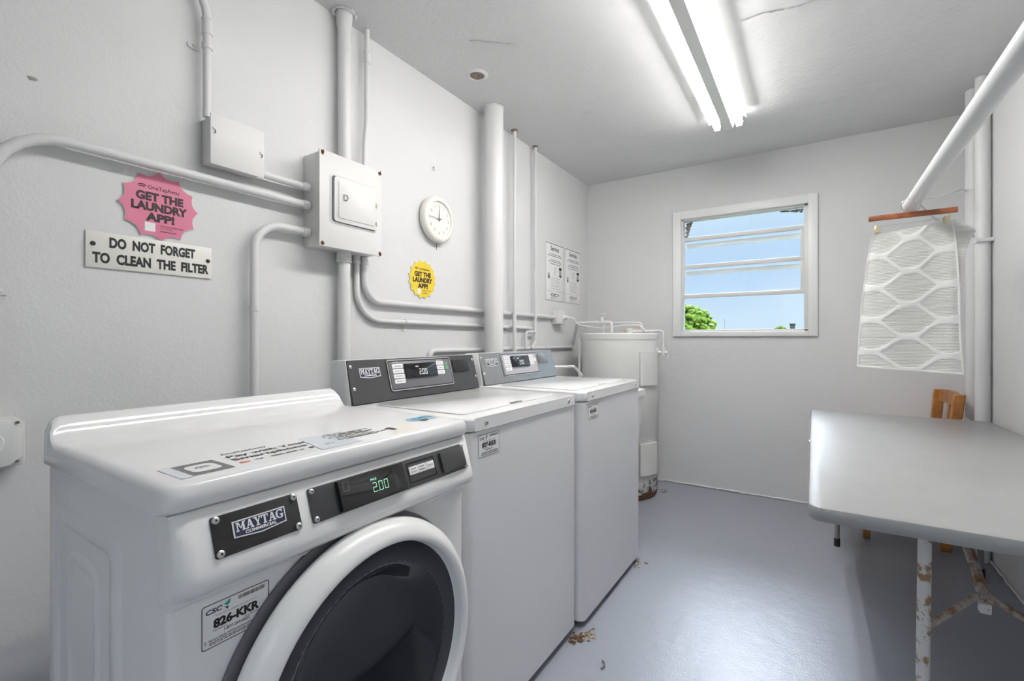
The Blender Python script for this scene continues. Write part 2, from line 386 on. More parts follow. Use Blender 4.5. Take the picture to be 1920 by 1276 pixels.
# ------------------------------------------------------------------ window
wd = thing('window_1', (-0.46, YB, 1.2), None, None, kind='structure')
b = MB()
ox0, ox1, oz0, oz1 = -0.957, 0.027, 1.183, 2.182
ix0, ix1, iz0, iz1 = -0.893, -0.030, 1.222, 2.118
for a, c in (((ox0, oz0), (ix0, oz1)), ((ix1, oz0), (ox1, oz1)), ((ix0, iz1), (ix1, oz1)), ((ix0, oz0), (ix1, iz0))):
    b.box((a[0], YB - 0.022, a[1]), (c[0], YB + 0.02, c[1]), M['winwhite'], 0.004)
b.build('window_frame', wd)
b = MB()                                                # inner metal frame
for a, c in (((ix0 - 0.03, iz0 - 0.02), (ix0 + 0.012, iz1 + 0.03)), ((ix1 - 0.025, iz0 - 0.02), (ix1 + 0.03, iz1 + 0.03)), ((ix0, iz1 - 0.012), (ix1, iz1 + 0.03)), ((ix0, iz0 - 0.02), (ix1, iz0 + 0.012))):
    b.box((a[0], YB + 0.005, a[1]), (c[0], YB + 0.07, c[1]), M['alu'], 0.003)
b.build('window_frame', wd)
gx0, gx1 = ix0 + 0.012, ix1 - 0.025
for (z0, z1, rail) in ((1.232, 1.50, 0.0), (1.50, 1.735, 1), (1.735, 1.955, 1), (1.955, 2.108, 0)):
    sa = MB()
    if rail:
        sa.box((gx1 - 0.022, YB + 0.002, z0), (gx1 + 0.002, YB + 0.03, z1), M['alu'], 0.002)
        sa.box((gx0 - 0.002, YB + 0.002, z0), (gx0 + 0.010, YB + 0.03, z1), M['alu'], 0.002)
        sa.box((gx0, YB + 0.082, z1 - 0.058), (gx1 - 0.02, YB + 0.092, z1 - 0.020), M['railout'], 0.002)
    sa.box((gx0, YB + 0.000, z0 - 0.012), (gx1, YB + 0.032, z0 + (0.017 if z0 > 1.3 else 0.004)), M['alu'], 0.003)
    so = sa.build('sash', wd)
    k = 0.044 if z0 > 1.3 else 0.0
    MB().prism([(YB + .033, z1), (YB + .037, z1), (YB + .037 + k, z0), (YB + .033 + k, z0)], (gx0, 0, 0), Y_, Z_, gx1 - gx0, M['glass']).build('pane', so, smooth=0)
b = MB()                                                # grime and cobweb in the top corners outside the glass
rr = random.Random(3)
for k in range(60):
    t = rr.random(); s_ = rr.random()
    b.ball((gx0 + 0.004 + 0.05 * t * (1 - s_), YB + 0.086 + rr.uniform(0, .004), 2.105 - 0.13 * s_), rr.uniform(0.004, 0.010), M['dirt'], 1, (1.3, .3, 1), 0.3)
for k in range(45):
    t = rr.random(); s_ = rr.random()
    b.ball((gx1 - 0.15 * t, YB + 0.086 + rr.uniform(0, .004), 2.106 - 0.026 * s_ * (1 - t)), rr.uniform(0.003, 0.008), M['dirt'], 1, (1.4, .3, 1), 0.3)
b.build('corner_grime', wd)

# ------------------------------------------------------------------ outside
struct(MB().box((-60, YB + 0.2, -0.3), (60, 140, -0.2), M['concrete']), 'ground_outside', smooth=0)
struct(MB().box((-60, -60, -0.3), (60, YF - 0.2, -0.2), M['concrete']), 'ground_front', smooth=0)
def tree(loc, H, R, n, label, group, seed, lump=0.32):
    rnd = random.Random(seed); t = thing('round_tree', loc, label, 'tree', group)
    x, y, z = loc; cz = z + H - R * 0.92
    b = MB()
    for k in range(n):
        u = rnd.uniform(-0.55, 1); a = rnd.uniform(0, 2 * PI); q = math.sqrt(max(0, 1 - u * u)); rad = R * rnd.uniform(0.78, 0.95)
        c = (x + rad * q * math.cos(a), y + rad * q * math.sin(a), cz + rad * u * 0.92)
        b.ball(c, R * lump * rnd.uniform(0.35, 0.75), M['leaf'], 2, (1, 1, 0.8), 0.16)
    b.ball((x, y, cz), R * 0.78, M['leaf'], 3, (1, 1, .9), 0.05)
    b.build('crown', t, smooth=0)
    MB().tube([(x, y, z), (x + .05, y, z + H * .3), (x, y, cz)], 0.16 * H / 4, M['bark'], 10).build('trunk', t)
tree((-9.35, 41.5, -0.2), 4.35, 2.75, 620, 'large round bright green tree beyond the window sill at left', None, 5, 0.17)
tree((-12.0, 118, -0.2), 3.55, 1.3, 60, 'small distant green treetop just over the middle of the sill', None, 6)
tree((-5.0, 100, -0.2), 3.75, 1.5, 70, 'small distant green treetop over the sill beside the dark vent stack', None, 8)
t = thing('vent_stack', (-2.56, 80.0, -0.2), 'tiny dark roof vent standing over the right end of the window sill', 'vent')
MB().box((-2.88, 79.7, -0.2), (-2.24, 80.3, 3.2), M['dkmetal'], 0.02).build('flue', t)
MB().box((-2.95, 79.6, 3.2), (-2.17, 80.4, 3.4), M['dkmetal'], 0.03).build('cap', t)
for (x, y, h, lab) in ((-10.9, 62.0, 4.35, 'thin pale antenna mast just right of the round green tree'), (-9.4, 64.0, 3.7, 'shorter thin antenna mast in the middle of the lowest window pane')):
    tag(MB().cyl((x, y, -0.2), (x, y, h), 0.024, M['legsteel'], 6).tube([(x - .25, y, h - .3), (x + .25, y, h - .3)], 0.016, M['legsteel'], 5).build('antenna_mast', loc=(x, y, -0.2)), lab, 'antenna')

# ------------------------------------------------------------------ ceiling: tube light, hole, scars
fx, fy0, fy1 = -0.438, 0.70, 3.14
t = thing('tube_light', (fx, (fy0 + fy1) / 2, ZC), 'long twin tube fluorescent ceiling light with bare glowing tubes', 'ceiling light')
MB().prism([(-0.036, -.001), (0.036, -.001), (0.033, -0.050), (0.026, -0.087), (-0.026, -0.087), (-0.033, -0.050)], (fx, fy1, ZC), X_, Z_, fy1 - fy0, M['fixture']).build('channel', t, smooth=20)
for s in (-1, 1):
    MB().prism([(fx + s * p[0], ZC + p[1]) for p in ((.030, -.036), (.075, -.036), (.098, -.044), (.102, -.0545), (.104, -.0545), (.100, -.041), (.076, -.033), (.030, -.033))], (0, fy1 - .035, 0), X_, Z_, fy1 - fy0 - .07, M['acrylic']).build('reflector', t, smooth=20)
for s in (-1, 1):
    tx = fx + s * 0.062
    MB().cyl((tx, fy0 + 0.03, ZC - 0.065), (tx, fy1 - 0.02, ZC - 0.065), 0.020, M['tube'], 20).build('tube', t)
    for y in (fy0 + 0.012, fy1 - 0.012):
        MB().box((tx - 0.017, y - 0.011, ZC - 0.090), (tx + 0.017, y + 0.011, ZC - 0.034), M['fixture'], 0.004).build('lamp_holder', t)
hole = thing('ceiling_hole', (-1.475, 1.955, ZC), 'round open hole in the ceiling left of the thick pipe', 'hole')
MB().lathe([(0.037, -0.001), (0.041, -0.006), (0.053, -0.004), (0.060, 0.0)], (-1.475, 1.955, ZC), (0, 0, 1), M['ceil'], 28).build('rim', hole)
MB().lathe([(0.0, -0.0015), (0.038, -0.0015)], (-1.475, 1.955, ZC), (0, 0, 1), M['dirt'], 28).build('cavity', hole)

def scar(pts, wd_, name='plaster_crack', label=None, lift=None, m='crack'):
    """an irregular raised crack on the ceiling"""
    rnd = random.Random(int(abs(pts[0][0] * 1000))); b = MB(); P = []
    for i in range(len(pts) - 1):
        a, c = V((*pts[i], 0)), V((*pts[i + 1], 0)); n = max(2, int((c - a).length / 0.015))
        for k in range(n): P.append(a.lerp(c, k / n) + V((rnd.uniform(-1, 1), rnd.uniform(-1, 1), 0)) * wd_ * 0.8)
    L_ = []; R_ = []
    for i, p in enumerate(P):
        d = (P[min(i + 1, len(P) - 1)] - P[max(i - 1, 0)]).normalized(); nn = V((-d.y, d.x, 0)); q = wd_ * rnd.uniform(0.25, 1)
        L_.append((p.x + nn.x * q, p.y + nn.y * q, ZC - 0.0004)); R_.append((p.x - nn.x * q, p.y - nn.y * q, ZC - 0.0004 - 0.003))
    n = len(P); b.add(L_ + R_, [[i, i + 1, n + i + 1, n + i] for i in range(n - 1)], M[m])
    return tag(b.build(name), label, 'crack')

# ------------------------------------------------------------------ pipes and conduits on the left wall
def strap(mb, y, z, r, cx, along, side, m):
    """one-hole strap: band round the pipe and an ear with a screw on the wall; along/side are unit vectors"""
    al = V(along); sd = V(side); c = V((cx, y, z))
    mb.cyl(c - al * 0.009, c + al * 0.009, r + 0.003, m, 20)
    e = V((XL, y, z)) + sd * (r + 0.013)
    a0 = e - al * 0.010 - sd * 0.016; 
    mb.prism([(-0.018, -0.010), (0.012, -0.010), (0.018, -0.005), (0.018, 0.005), (0.012, 0.010), (-0.018, 0.010)], e + X_ * 0.001, sd, al, 0.004 if sd.cross(al).x > 0 else -0.004, m)
    mb.lathe([(0.0, 0.009), (0.004, 0.008), (0.0055, 0.004), (0.0055, 0)], e + X_ * 0.002, (1, 0, 0), m, 10)
PX = -1.668                                             # axis of the conduits
def conduit(name, pts, r, label, cat='conduit', rad=0.1, m='pipe', seg=16, pname='pipe'):
    P = [V(p) for p in pts]
    t = thing(name, tuple(P[0]), label, cat)
    MB().tube(fillet(P, rad) if len(P) > 2 else P, r, M[m], seg).build(pname, t)
    return t
def coupling(t, p, d, r, ln=0.03, nm='coupling', m='pipe', screw=True):
    d = V(d).normalized(); p = V(p); b = MB().cyl(p - d * ln / 2, p + d * ln / 2, r, M[m], 20)
    b.cyl(p + d * (ln / 2 - 0.004), p + d * (ln / 2 + 0.002), r * 1.08, M[m], 20)
    if screw:
        b.lathe([(0, .005), (.004, .004), (.004, 0)], p + X_ * r * 0.98, (1, 0, 0), M[m], 8)
    return b.build(nm, t)

# 1 conduit bending down from the left into the small box
t = conduit('wall_conduit', [(PX, 0.40, 2.37), (PX, 0.749, 2.37), (PX, 0.749, 1.888)], 0.0125, 'white conduit curving down the upper left wall into the blank junction box', rad=0.17)
coupling(t, (PX, 0.749, 2.182), Z_, 0.0155, 0.05, screw=False)
b = MB(); strap(b, 0.749, 2.120, 0.0125, PX, Z_, -Y_, M['pipe']); b.build('strap', t)
# 2 small box
t = thing('junction_box', (XL, 0.83, 1.81), 'small blank white junction box at upper left above the pink sign', 'electrical box')
MB().box((XL + 0.001, 0.748, 1.738), (-1.636, 0.912, 1.886), M['box'], 0.002).build('body', t)
MB().box((-1.6355, 0.742, 1.730), (-1.630, 0.917, 1.893), M['box'], 0.0015).build('cover', t)
for y, z in ((0.752, 1.845), (0.905, 1.815)):
    b = MB().lathe([(0, .004), (.004, .003), (.005, 0)], (-1.630, y, z), (1, 0, 0), M['pipe'], 10)
    b.tube([(-1.628, y + .003, z - .004), (-1.628, y + .005, z - .012), (-1.628, y + .001, z - .016)], .0015, M['greyink'], 6); b.build('screw', t)
# 3 stub from the small box to the panel
t = conduit('wall_conduit', [(PX, 0.913, 1.757), (PX, 1.113, 1.757)], 0.0135, 'short white conduit joining the blank box to the breaker panel')
coupling(t, (PX, 1.098, 1.757), Y_, 0.0175, 0.028, screw=False)
# 4 long arch from the left edge to the panel
t = conduit('wall_conduit', [(PX, 0.262, 0.975), (PX, 0.262, 1.687), (PX, 1.113, 1.687)], 0.0145, 'long white conduit arching from the left edge above the pink sign', rad=0.15)
coupling(t, (PX, 1.100, 1.687), Y_, 0.0175, 0.024)
b = MB(); strap(b, 0.262, 1.283, 0.0145, PX, Z_, Y_, M['pipe']); b.build('strap', t)
# 5 bend from the panel down behind the dryer
t = conduit('wall_conduit', [(PX, 1.113, 1.582), (PX, 0.903, 1.582), (PX, 0.903, 0.60)], 0.0145, 'white conduit bending from the panel side down behind the dryer', rad=0.14)
coupling(t, (PX, 1.100, 1.582), Y_, 0.0175, 0.024)
b = MB(); strap(b, 0.903, 1.272, 0.0145, PX, Z_, Y_, M['pipe']); b.build('strap', t)
# 6 breaker panel
t = thing('breaker_panel', (XL, 1.27, 1.71), 'white breaker panel with hinged door and rust-chipped corners', 'breaker panel')
MB().box((XL + 0.001, 1.118, 1.528), (-1.598, 1.408, 1.890), M['box'], 0.002).build('body', t)
MB().prism(rrect(1.109, 1.523, 1.414, 1.895, 0.004, 2), (-1.5985, 0, 0), Y_, Z_, 0.009, M['box'], 0.0015).build('cover', t)
b = MB()
po = rrect(1.152, 1.617, 1.388, 1.815, 0.018); pi_ = rrect(1.160, 1.625, 1.380, 1.807, 0.014)
vs = [(-1.589, *p) for p in po] + [(-1.5845, *p) for p in pi_] + [(-1.5895, *p) for p in pi_]; n = len(po)
b.add(vs, [[i, (i + 1) % n, n + (i + 1) % n, n + i] for i in range(n)] + [[n + i, n + (i + 1) % n, 2 * n + (i + 1) % n, 2 * n + i] for i in range(n)], M['box'])
b.build('door_surround', t)
MB().prism(rrect(1.159, 1.624, 1.381, 1.808, 0.012), (-1.5896, 0, 0), Y_, Z_, 0.0012, M['gasket']).build('door_gap', t)
dr = MB().prism(rrect(1.168, 1.628, 1.379, 1.804, 0.012), (-1.588, 0, 0), Y_, Z_, 0.010, M['box'], 0.0025)
dr.prism(rrect(1.186, 1.644, 1.366, 1.790, 0.006), (-1.578, 0, 0), Y_, Z_, 0.003, M['box'], 0.0014)
dr = dr.build('door', t)
b = MB(); ring = [(-1.572, 1.207, 1.738), (-1.572, 1.207, 1.718), (-1.572, 1.222, 1.718), (-1.572, 1.228, 1.728), (-1.572, 1.222, 1.738)]
b.tube(ring, 0.0014, M['gasket'], 6, closed=True).build('pull_ring', dr)
for z in (1.735, 1.655): MB().cyl((-1.577, 1.377, z - .008), (-1.577, 1.377, z + .008), 0.004, M['box'], 10).build('hinge', dr)
rr = random.Random(11)
for y, z in ((1.122, 1.884), (1.407, 1.884), (1.122, 1.535), (1.408, 1.532)):
    b = MB()
    P = []
    for k in range(11):
        a = 2 * PI * k / 11; q = rr.uniform(0.006, 0.013); P.append((y + q * math.cos(a) * 0.9, z + q * math.sin(a)))
    P = [(min(max(p[0], 1.1095), 1.4135), min(max(p[1], 1.5235), 1.8945)) for p in P]
    b.flat(P, (-1.5890, 0, 0), Y_, Z_, M['rust'])
    b.lathe([(0, .005), (.004, .004), (.006, 0)], (-1.5892, y, z), (1, 0, 0), M['rust'], 10); b.build('rusty_screw', t)
# 7 thick conduit from the ceiling, small pipe beside it
t = conduit('wall_conduit', [(-1.664, 1.279, ZC - 0.001), (-1.664, 1.281, 1.889)], 0.0265, 'thick white conduit from the ceiling into the top of the breaker panel', seg=24)
b = MB().lathe([(0.027, -0.075), (0.031, -0.05), (0.034, -0.012), (0.034, -0.001)], (-1.664, 1.279, ZC), (0, 0, 1), M['pipe'], 24)
b.build('coupling', t)
b = MB(); rr = random.Random(2)
for k in range(26):
    a = 2 * PI * k / 26; b.ball((-1.664 + .040 * math.cos(a), 1.279 + .044 * math.sin(a), ZC - .005), rr.uniform(.006, .014), M['pipe'], 1, (1, 1, .5), .25)
b.build('ceiling_seal', t)
MB().lathe([(0, .002), (.012, .0016), (.014, 0)], (-1.6375, 1.283, 2.39), (1, 0, 0), M['pipe'], 16).build('plug', t)
t = conduit('wall_conduit', [(PX, 1.402, ZC - 0.001), (PX, 1.400, 2.12), (PX, 1.390, 2.02), (PX, 1.390, 1.889)], 0.0115, 'thin bent white conduit entering the panel top beside the thick one', rad=0.3)
coupling(t, (PX, 1.402, 2.41), Z_, 0.0145, 0.05, screw=False)
# 8 thick conduit down from the panel, two bent ones to the right
t = conduit('wall_conduit', [(-1.664, 1.277, 1.529), (-1.664, 1.277, 0.70)], 0.0255, 'thick white conduit dropping from the panel behind the dark washer console', seg=24)
coupling(t, (-1.664, 1.277, 1.508), -Z_, 0.030, 0.042)
t = conduit('wall_conduit', [(-1.688, 1.362, 1.529), (-1.688, 1.362, 1.247), (-1.688, 2.880, 1.240)], 0.0120, 'lower of two bent conduits leaving the panel bottom toward the right', rad=0.15)
coupling(t, (-1.688, 1.362, 1.512), -Z_, 0.0155, 0.034)
b = MB(); strap(b, 1.66, 1.2455, 0.012, -1.688, Y_, -Z_, M['pipe']); b.build('strap', t)
b = MB(); strap(b, 2.56, 1.2415, 0.012, -1.688, Y_, -Z_, M['pipe']); b.build('strap', t)
t = conduit('wall_conduit', [(-1.684, 1.402, 1.529), (-1.684, 1.402, 1.333), (-1.684, 3.221, 1.331)], 0.0150, 'upper bent conduit from the panel bottom running to the heater outlet', rad=0.155)
coupling(t, (-1.684, 1.402, 1.512), -Z_, 0.0175, 0.030)
# 9 big vertical pipe and thin ones
t = thing('drain_pipe', (-1.598, 2.285, 0), 'thickest vertical white pipe from floor to ceiling behind the washers', 'pipe')
b = MB().cyl((-1.598, 2.285, 0.0), (-1.598, 2.285, ZC - 0.001), 0.057, M['pipe'], 36); b.build('pipe', t)
b = MB().tube([(-1.5465, 2.262, 0.9), (-1.5465, 2.262, 1.6), (-1.5467, 2.262, 2.2), (-1.5465, 2.262, ZC - .004)], 0.0014, M['pipe'], 6); b.build('paint_run', t)
b = MB(); pts = [(-1.598 + .058 * math.cos(a / 12 * PI), 2.285 + .058 * math.sin(a / 12 * PI), ZC - .004 + random.uniform(-.004, .002)) for a in range(24)]
b.tube(pts, .005, M['pipe'], 6, closed=True); b.build('ceiling_seal', t)
t = thing('water_pipe', (-1.652, 2.600, 0.9), 'thin vertical white pipe just right of the thickest pipe', 'pipe')
MB().cyl((-1.652, 2.600, 0.75), (-1.652, 2.600, ZC - .001), 0.0115, M['pipe'], 16).build('pipe', t)
MB().cyl((-1.652, 2.600, 0.75), (-1.652, 2.600, 1.46), 0.0135, M['pipe'], 16).build('sleeve', t)
MB().lathe([(.0125, -.012), (.022, -.008), (.024, -.001)], (-1.652, 2.600, ZC), (0, 0, 1), M['dirt'], 16).build('ceiling_seal', t)
t = thing('water_pipe', (PX, 2.900, 1.1), 'second thin vertical pipe with a looped elbow at its foot', 'pipe')
MB().tube(fillet([(-1.6655, 2.900, ZC - .001), (-1.6655, 2.900, 1.145), (-1.6655, 2.845, 1.097)], 0.02), 0.0095, M['pipe'], 14).build('pipe', t)
MB().tube(fillet([(-1.6655, 2.900, 1.212), (-1.6655, 2.768, 1.212), (-1.6655, 2.768, 1.097)], 0.022), 0.0095, M['pipe'], 14).build('loop', t)
MB().cyl((PX, 2.900, 1.19), (PX, 2.900, 1.30), 0.0112, M['pipe'], 14).build('sleeve', t)
MB().lathe([(.010, -.010), (.018, -.008), (.022, -.001)], (PX, 2.900, ZC), (0, 0, 1), M['dirt'], 16).build('ceiling_seal', t)
# 10 horizontal pipe along the wall behind the consoles, rising to the heater
t = thing('water_pipe', (PX, 1.834, 1.098), 'horizontal white pipe along the wall rising in a slant to the heater', 'pipe')
MB().tube(fillet([(-1.690, 1.834, 0.98), (-1.690, 1.834, 1.100), (-1.690, 3.55, 1.096), (-1.57, 3.40, 1.287), (-1.44, 3.40, 1.292), (-1.295, 3.42, 1.292), (-1.295, 3.42, 1.2145)], [.03, .02, .02, .02, .02]), 0.0125, M['pipe'], 14).build('pipe', t)
MB().ball((-1.686, 3.553, 1.094), 0.018, M['pipe'], 2, (1, 1.2, 1)).build('elbow', t)
b = MB().lathe([(.014, 0), (.014, .03), (.010, .034), (.010, .052), (.032, .054), (.034, .060), (.010, .064), (0, .064)], (-1.370, 3.405, 1.296), (0, 0, 1), M['pipe'], 18); b.build('valve_wheel', t)
# 11 outlet for the heater with plug and cord
t = thing('wall_outlet', (XL, 3.29, 1.33), 'white surface outlet box under the two service notices', 'outlet')
MB().box((XL + .001, 3.222, 1.277), (-1.640, 3.342, 1.383), M['box'], 0.006).build('box', t)
MB().lathe([(0, .006), (.020, .006), (.024, 0)], (-1.640, 3.300, 1.330), (1, 0, 0), M['plastic'], 20).build('socket', t)
t = thing('power_cord', (-1.634, 3.30, 1.33), 'white plug and cord running from the wall outlet over the heater', 'power cord')
b = MB().cyl((-1.633, 3.30, 1.33), (-1.600, 3.30, 1.330), 0.017, M['plastic'], 16, 0.012); b.build('plug', t)
MB().tube(fillet([(-1.600, 3.30, 1.330), (-1.56, 3.31, 1.328), (-1.545, 3.34, 1.275), (-1.49, 3.40, 1.262), (-1.37, 3.45, 1.245), (-1.22, 3.46, 1.268), (-1.10, 3.47, 1.268), (-1.045, 3.47, 1.219)], 0.04), 0.0055, M['plastic'], 10).build('cord', t)

for (y, z, r_, lab, nm) in ((0.349, 1.839, .010, 'grey chip in the wall paint near the upper left corner', 'wall_chip'), (1.873, 2.073, .008, 'painted hook stub on the wall above the round clock', 'wall_hook')):
    b = MB().ball((XL + .001, y, z), r_, M['crack'] if nm == 'wall_chip' else M['wire'], 2, (.25, 1, .55), .25)
    if nm == 'wall_hook': b.tube([(XL + .002, y, z + .008), (XL + .012, y - .004, z), (XL + .008, y + .003, z - .012)], .003, M['wire'], 8)
    tag(b.build(nm, loc=(XL, y, z)), lab, 'chip' if nm == 'wall_chip' else 'hook')
# dryer outlet at the left edge
t = thing('dryer_outlet', (XL, 0.26, 0.91), 'large white dryer outlet low at the left edge of the wall', 'outlet')
b = MB().prism([(0.20, 0.845), (0.322, 0.850), (0.327, 0.856), (0.327, 0.955), (0.310, 0.972), (0.20, 0.972)], (XL + .001, 0, 0), Y_, Z_, 0.042, M['box'], 0.003); b.build('box', t)
b = MB().prism([(0.20, 0.848), (0.300, 0.853), (0.321, 0.872), (0.321, 0.938), (0.306, 0.950), (0.300, 0.966), (0.20, 0.968)], (XL + .043, 0, 0), Y_, Z_, 0.006, M['plastic'], 0.002); b.build('cover', t)
b = MB().lathe([(0, .005), (.030, .005), (.033, 0)], (XL + .049, 0.258, 0.910), (1, 0, 0), M['plastic'], 28)
for a in (0.6, 2.7, 4.7): b.box((XL + .0535, 0.258 + .015 * math.cos(a) - .002, .910 + .015 * math.sin(a) - .007), (XL + .0545, 0.258 + .015 * math.cos(a) + .002, .910 + .015 * math.sin(a) + .007), M['gap'])
b.build('socket', t)
for y, z in ((0.313, 0.957), (0.312, 0.861)): MB().lathe([(0, .003), (.004, .003), (.004, 0)], (XL + .046, y, z), (1, 0, 0), M['greyink'], 8).build('screw', t)

# ------------------------------------------------------------------ signs
def badge_outline(cy, cz, r0, r1, n, ph=0.0):
    P = []
    for k in range(n * 8):
        a = 2 * PI * k / (n * 8) + ph; q = abs(math.sin(n * (a - ph) / 2)) ** 0.8
        r = r1 + (r0 - r1) * q; P.append((cy + r * math.cos(a), cz + r * math.sin(a)))
    return P
def badge(name, loc, cy, cz, r0, r1, n, ph, col, ink, label, tilt):
    t = thing(name, loc, label, 'sign')
    MB().prism(badge_outline(0, 0, r0, r1, n, ph), (XL + .0015, cy, cz), Y_, Z_, 0.0035, M['white']).build('backing', t)
    MB().prism(badge_outline(0, 0, r0 * .99, r1 * .985, n, ph), (XL + .0052, cy, cz), Y_, Z_, 0.0007, M[col], 0).build('card', t)
    ru = (Y_ * math.cos(tilt) + Z_ * math.sin(tilt)); rv = (Z_ * math.cos(tilt) - Y_ * math.sin(tilt)); o = V((XL + .0064, cy, cz)); k = r1 / 0.104
    b = MB()
    def P(u, v): return o + ru * u * k + rv * v * k
    # arcs of the phone mark
    for rad, a0, a1 in ((0.013, .55, 2.6), (0.0075, .35, 2.8)):
        c = (-0.046, 0.047); pts = [(c[0] + rad * math.cos(a0 + (a1 - a0) * i / 8), c[1] + rad * math.sin(a0 + (a1 - a0) * i / 8)) for i in range(9)]
        pin = [(c[0] + (rad - .0032) * math.cos(a0 + (a1 - a0) * i / 8), c[1] + (rad - .0032) * math.sin(a0 + (a1 - a0) * i / 8)) for i in range(9)]
        b.flat(pts + pin[::-1], o, ru * k, rv * k, M[ink])
    b.text('OneTapAway', P(0.010, 0.0515), ru, rv, M[ink], 0.082 * k, 0.0155 * k, 0.008)
    b.text('GET THE', P(0.0, 0.0255), ru, rv, M[ink], 0.122 * k, 0.0262 * k, 0.055)
    b.text('LAUNDRY', P(0.0, -0.0045), ru, rv, M[ink], 0.144 * k, 0.0262 * k, 0.055)
    b.text('APP!', P(0.0, -0.0345), ru, rv, M[ink], 0.074 * k, 0.0262 * k, 0.055)
    b.text('Scan here to download', P(0.030, -0.0565), ru, rv, M[ink], 0.060 * k, 0.0060 * k)
    b.text('the free app!', P(0.016, -0.0645), ru, rv, M[ink], 0.032 * k, 0.0055 * k)
    b.text('onetapaway.com', P(0.020, -0.0735), ru, rv, M[ink], 0.042 * k, 0.0055 * k, 0.02)
    b.build('lettering', t, norm=False)
    b = MB(); b.prism(rrect(-.013, -.013, .013, .013, .001, 1), P(-0.026, -0.064) - X_ * .0006, ru * k, rv * k, 0.0009, M['paper'])
    b.build('white_square', t)
    return t
badge('pink_sign', (XL, 0.630, 1.571), 0.630, 1.571, 0.093, 0.107, 12, 0.03, 'pink', 'maroon', 'pink scalloped sign above the filter plate on the left wall', 0.0)
badge('yellow_sign', (XL, 1.788, 1.471), 1.788, 1.471, 0.091, 0.103, 16, 0.2, 'yellow', 'maroon', 'yellow scalloped sign under the round clock', 0.0)

t = thing('filter_sign', (XL, 0.615, 1.416), 'white plate with black words DO NOT FORGET TO CLEAN THE FILTER', 'sign')
MB().box((XL + .001, 0.453, 1.365), (XL + .006, 0.777, 1.4675), M['signw'], 0.0008).build('plate', t)
o = V((XL + .0064, 0, 0)); b = MB()
b.text('DO  NOT  FORGET', o + V((0, 0.616, 1.440)), Y_, Z_, M['ink'], 0.222, 0.031, 0.048)
b.text('TO  CLEAN  THE  FILTER', o + V((0, 0.617, 1.394)), Y_, Z_, M['ink'], 0.300, 0.031, 0.048)
b.build('lettering', t, norm=False)
for y, z in ((0.4685, 1.432), (0.7655, 1.423)):
    b = MB().lathe([(0, .0045), (.004, .004), (.0065, .001), (.0065, 0)], (XL + .006, y, z), (1, 0, 0), M['black'], 14)
    b.box((XL + .0102, y - .004, z - .0006), (XL + .0108, y + .004, z + .0006), M['gap']); b.build('screw', t)

def notice(y0, y1, title, label, seed):
    z0, z1 = 1.457, 1.909
    t = thing('service_notice', (XL, (y0 + y1) / 2, z0), label, 'notice', 'service notices')
    MB().box((XL + .001, y0, z0), (XL + .004, y1, z1), M['paper'], 0.0006).build('board', t)
    wd_ = y1 - y0; o = V((XL + .0044, y0, z0)); b = MB()
    b.ringflat([(.004, .004), (wd_ - .004, .004), (wd_ - .004, .446), (.004, .446)], [(.007, .007), (wd_ - .007, .007), (wd_ - .007, .440), (.007, .440)], o, Y_, Z_, M['greyink'])
    b.text(title, o + V((0, wd_ * .5, .408)), Y_, Z_, M['ink'], wd_ * .46, .038, 0.02)
    for i, (a, c, z) in enumerate(((.2, .85, .362), (.13, .9, .349), (.25, .8, .318), (.17, .87, .305), (.22, .82, .288))):
        greek(b, wd_ * a, wd_ * c, z, .0055, o, Y_, Z_, M['greyink'], seed + i)
    # picture of a phone, a payment slip and a machine
    b.flat(rrect(wd_ * .74, .198, wd_ * .87, .268, .008), o, Y_, Z_, M['liteink']); b.strip((wd_ * .74, .252), (wd_ * .87, .270), o, Y_, Z_, M['ink']); b.strip((wd_ * .76, .196), (wd_ * .87, .212), o, Y_, Z_, M['ink'])
    for i in range(4):
        c = (wd_ * (.48 + .06 * (i % 2)), .215 + i * .015)
        b.ringflat([(c[0] + .014 * math.cos(a), c[1] + .008 * math.sin(a)) for a in [k * PI / 4 for k in range(8)]], [(c[0] + .011 * math.cos(a), c[1] + .0055 * math.sin(a)) for a in [k * PI / 4 for k in range(8)]], o, Y_, Z_, M['liteink'])
    b.strip((wd_ * .12, .176), (wd_ * .22, .214), o, Y_, Z_, M['liteink']); b.strip((wd_ * .14, .172), (wd_ * .22, .190), o, Y_, Z_, M['ink'])
    for i in range(7): greek(b, wd_ * .3, wd_ * (.78 - .1 * (i % 2)), .178 - i * .0135, .0036, o, Y_, Z_, M['liteink'], seed + 20 + i)
    b.strip((wd_ * .06, .076), (wd_ * .94, .078), o, Y_, Z_, M['liteink'])
    b.text('CSC', o + V((0, wd_ * .45, .048)), Y_, Z_, M['ink'], wd_ * .32, .024, 0.03)
    b.flat([(wd_ * .66, .052), (wd_ * .70, .062), (wd_ * .72, .048), (wd_ * .68, .036)], o, Y_, Z_, M['ink'])
    greek(b, wd_ * .28, wd_ * .72, .026, .005, o, Y_, Z_, M['liteink'], seed + 50); greek(b, wd_ * .28, wd_ * .55, .019, .004, o, Y_, Z_, M['liteink'], seed + 51)
    b.build('print', t, norm=False)
notice(3.112, 3.415, 'Service', 'left notice of the pair on the wall, headed Service', 100)
notice(3.437, 3.748, 'Servicio', 'right notice of the pair on the wall, headed Servicio', 200)

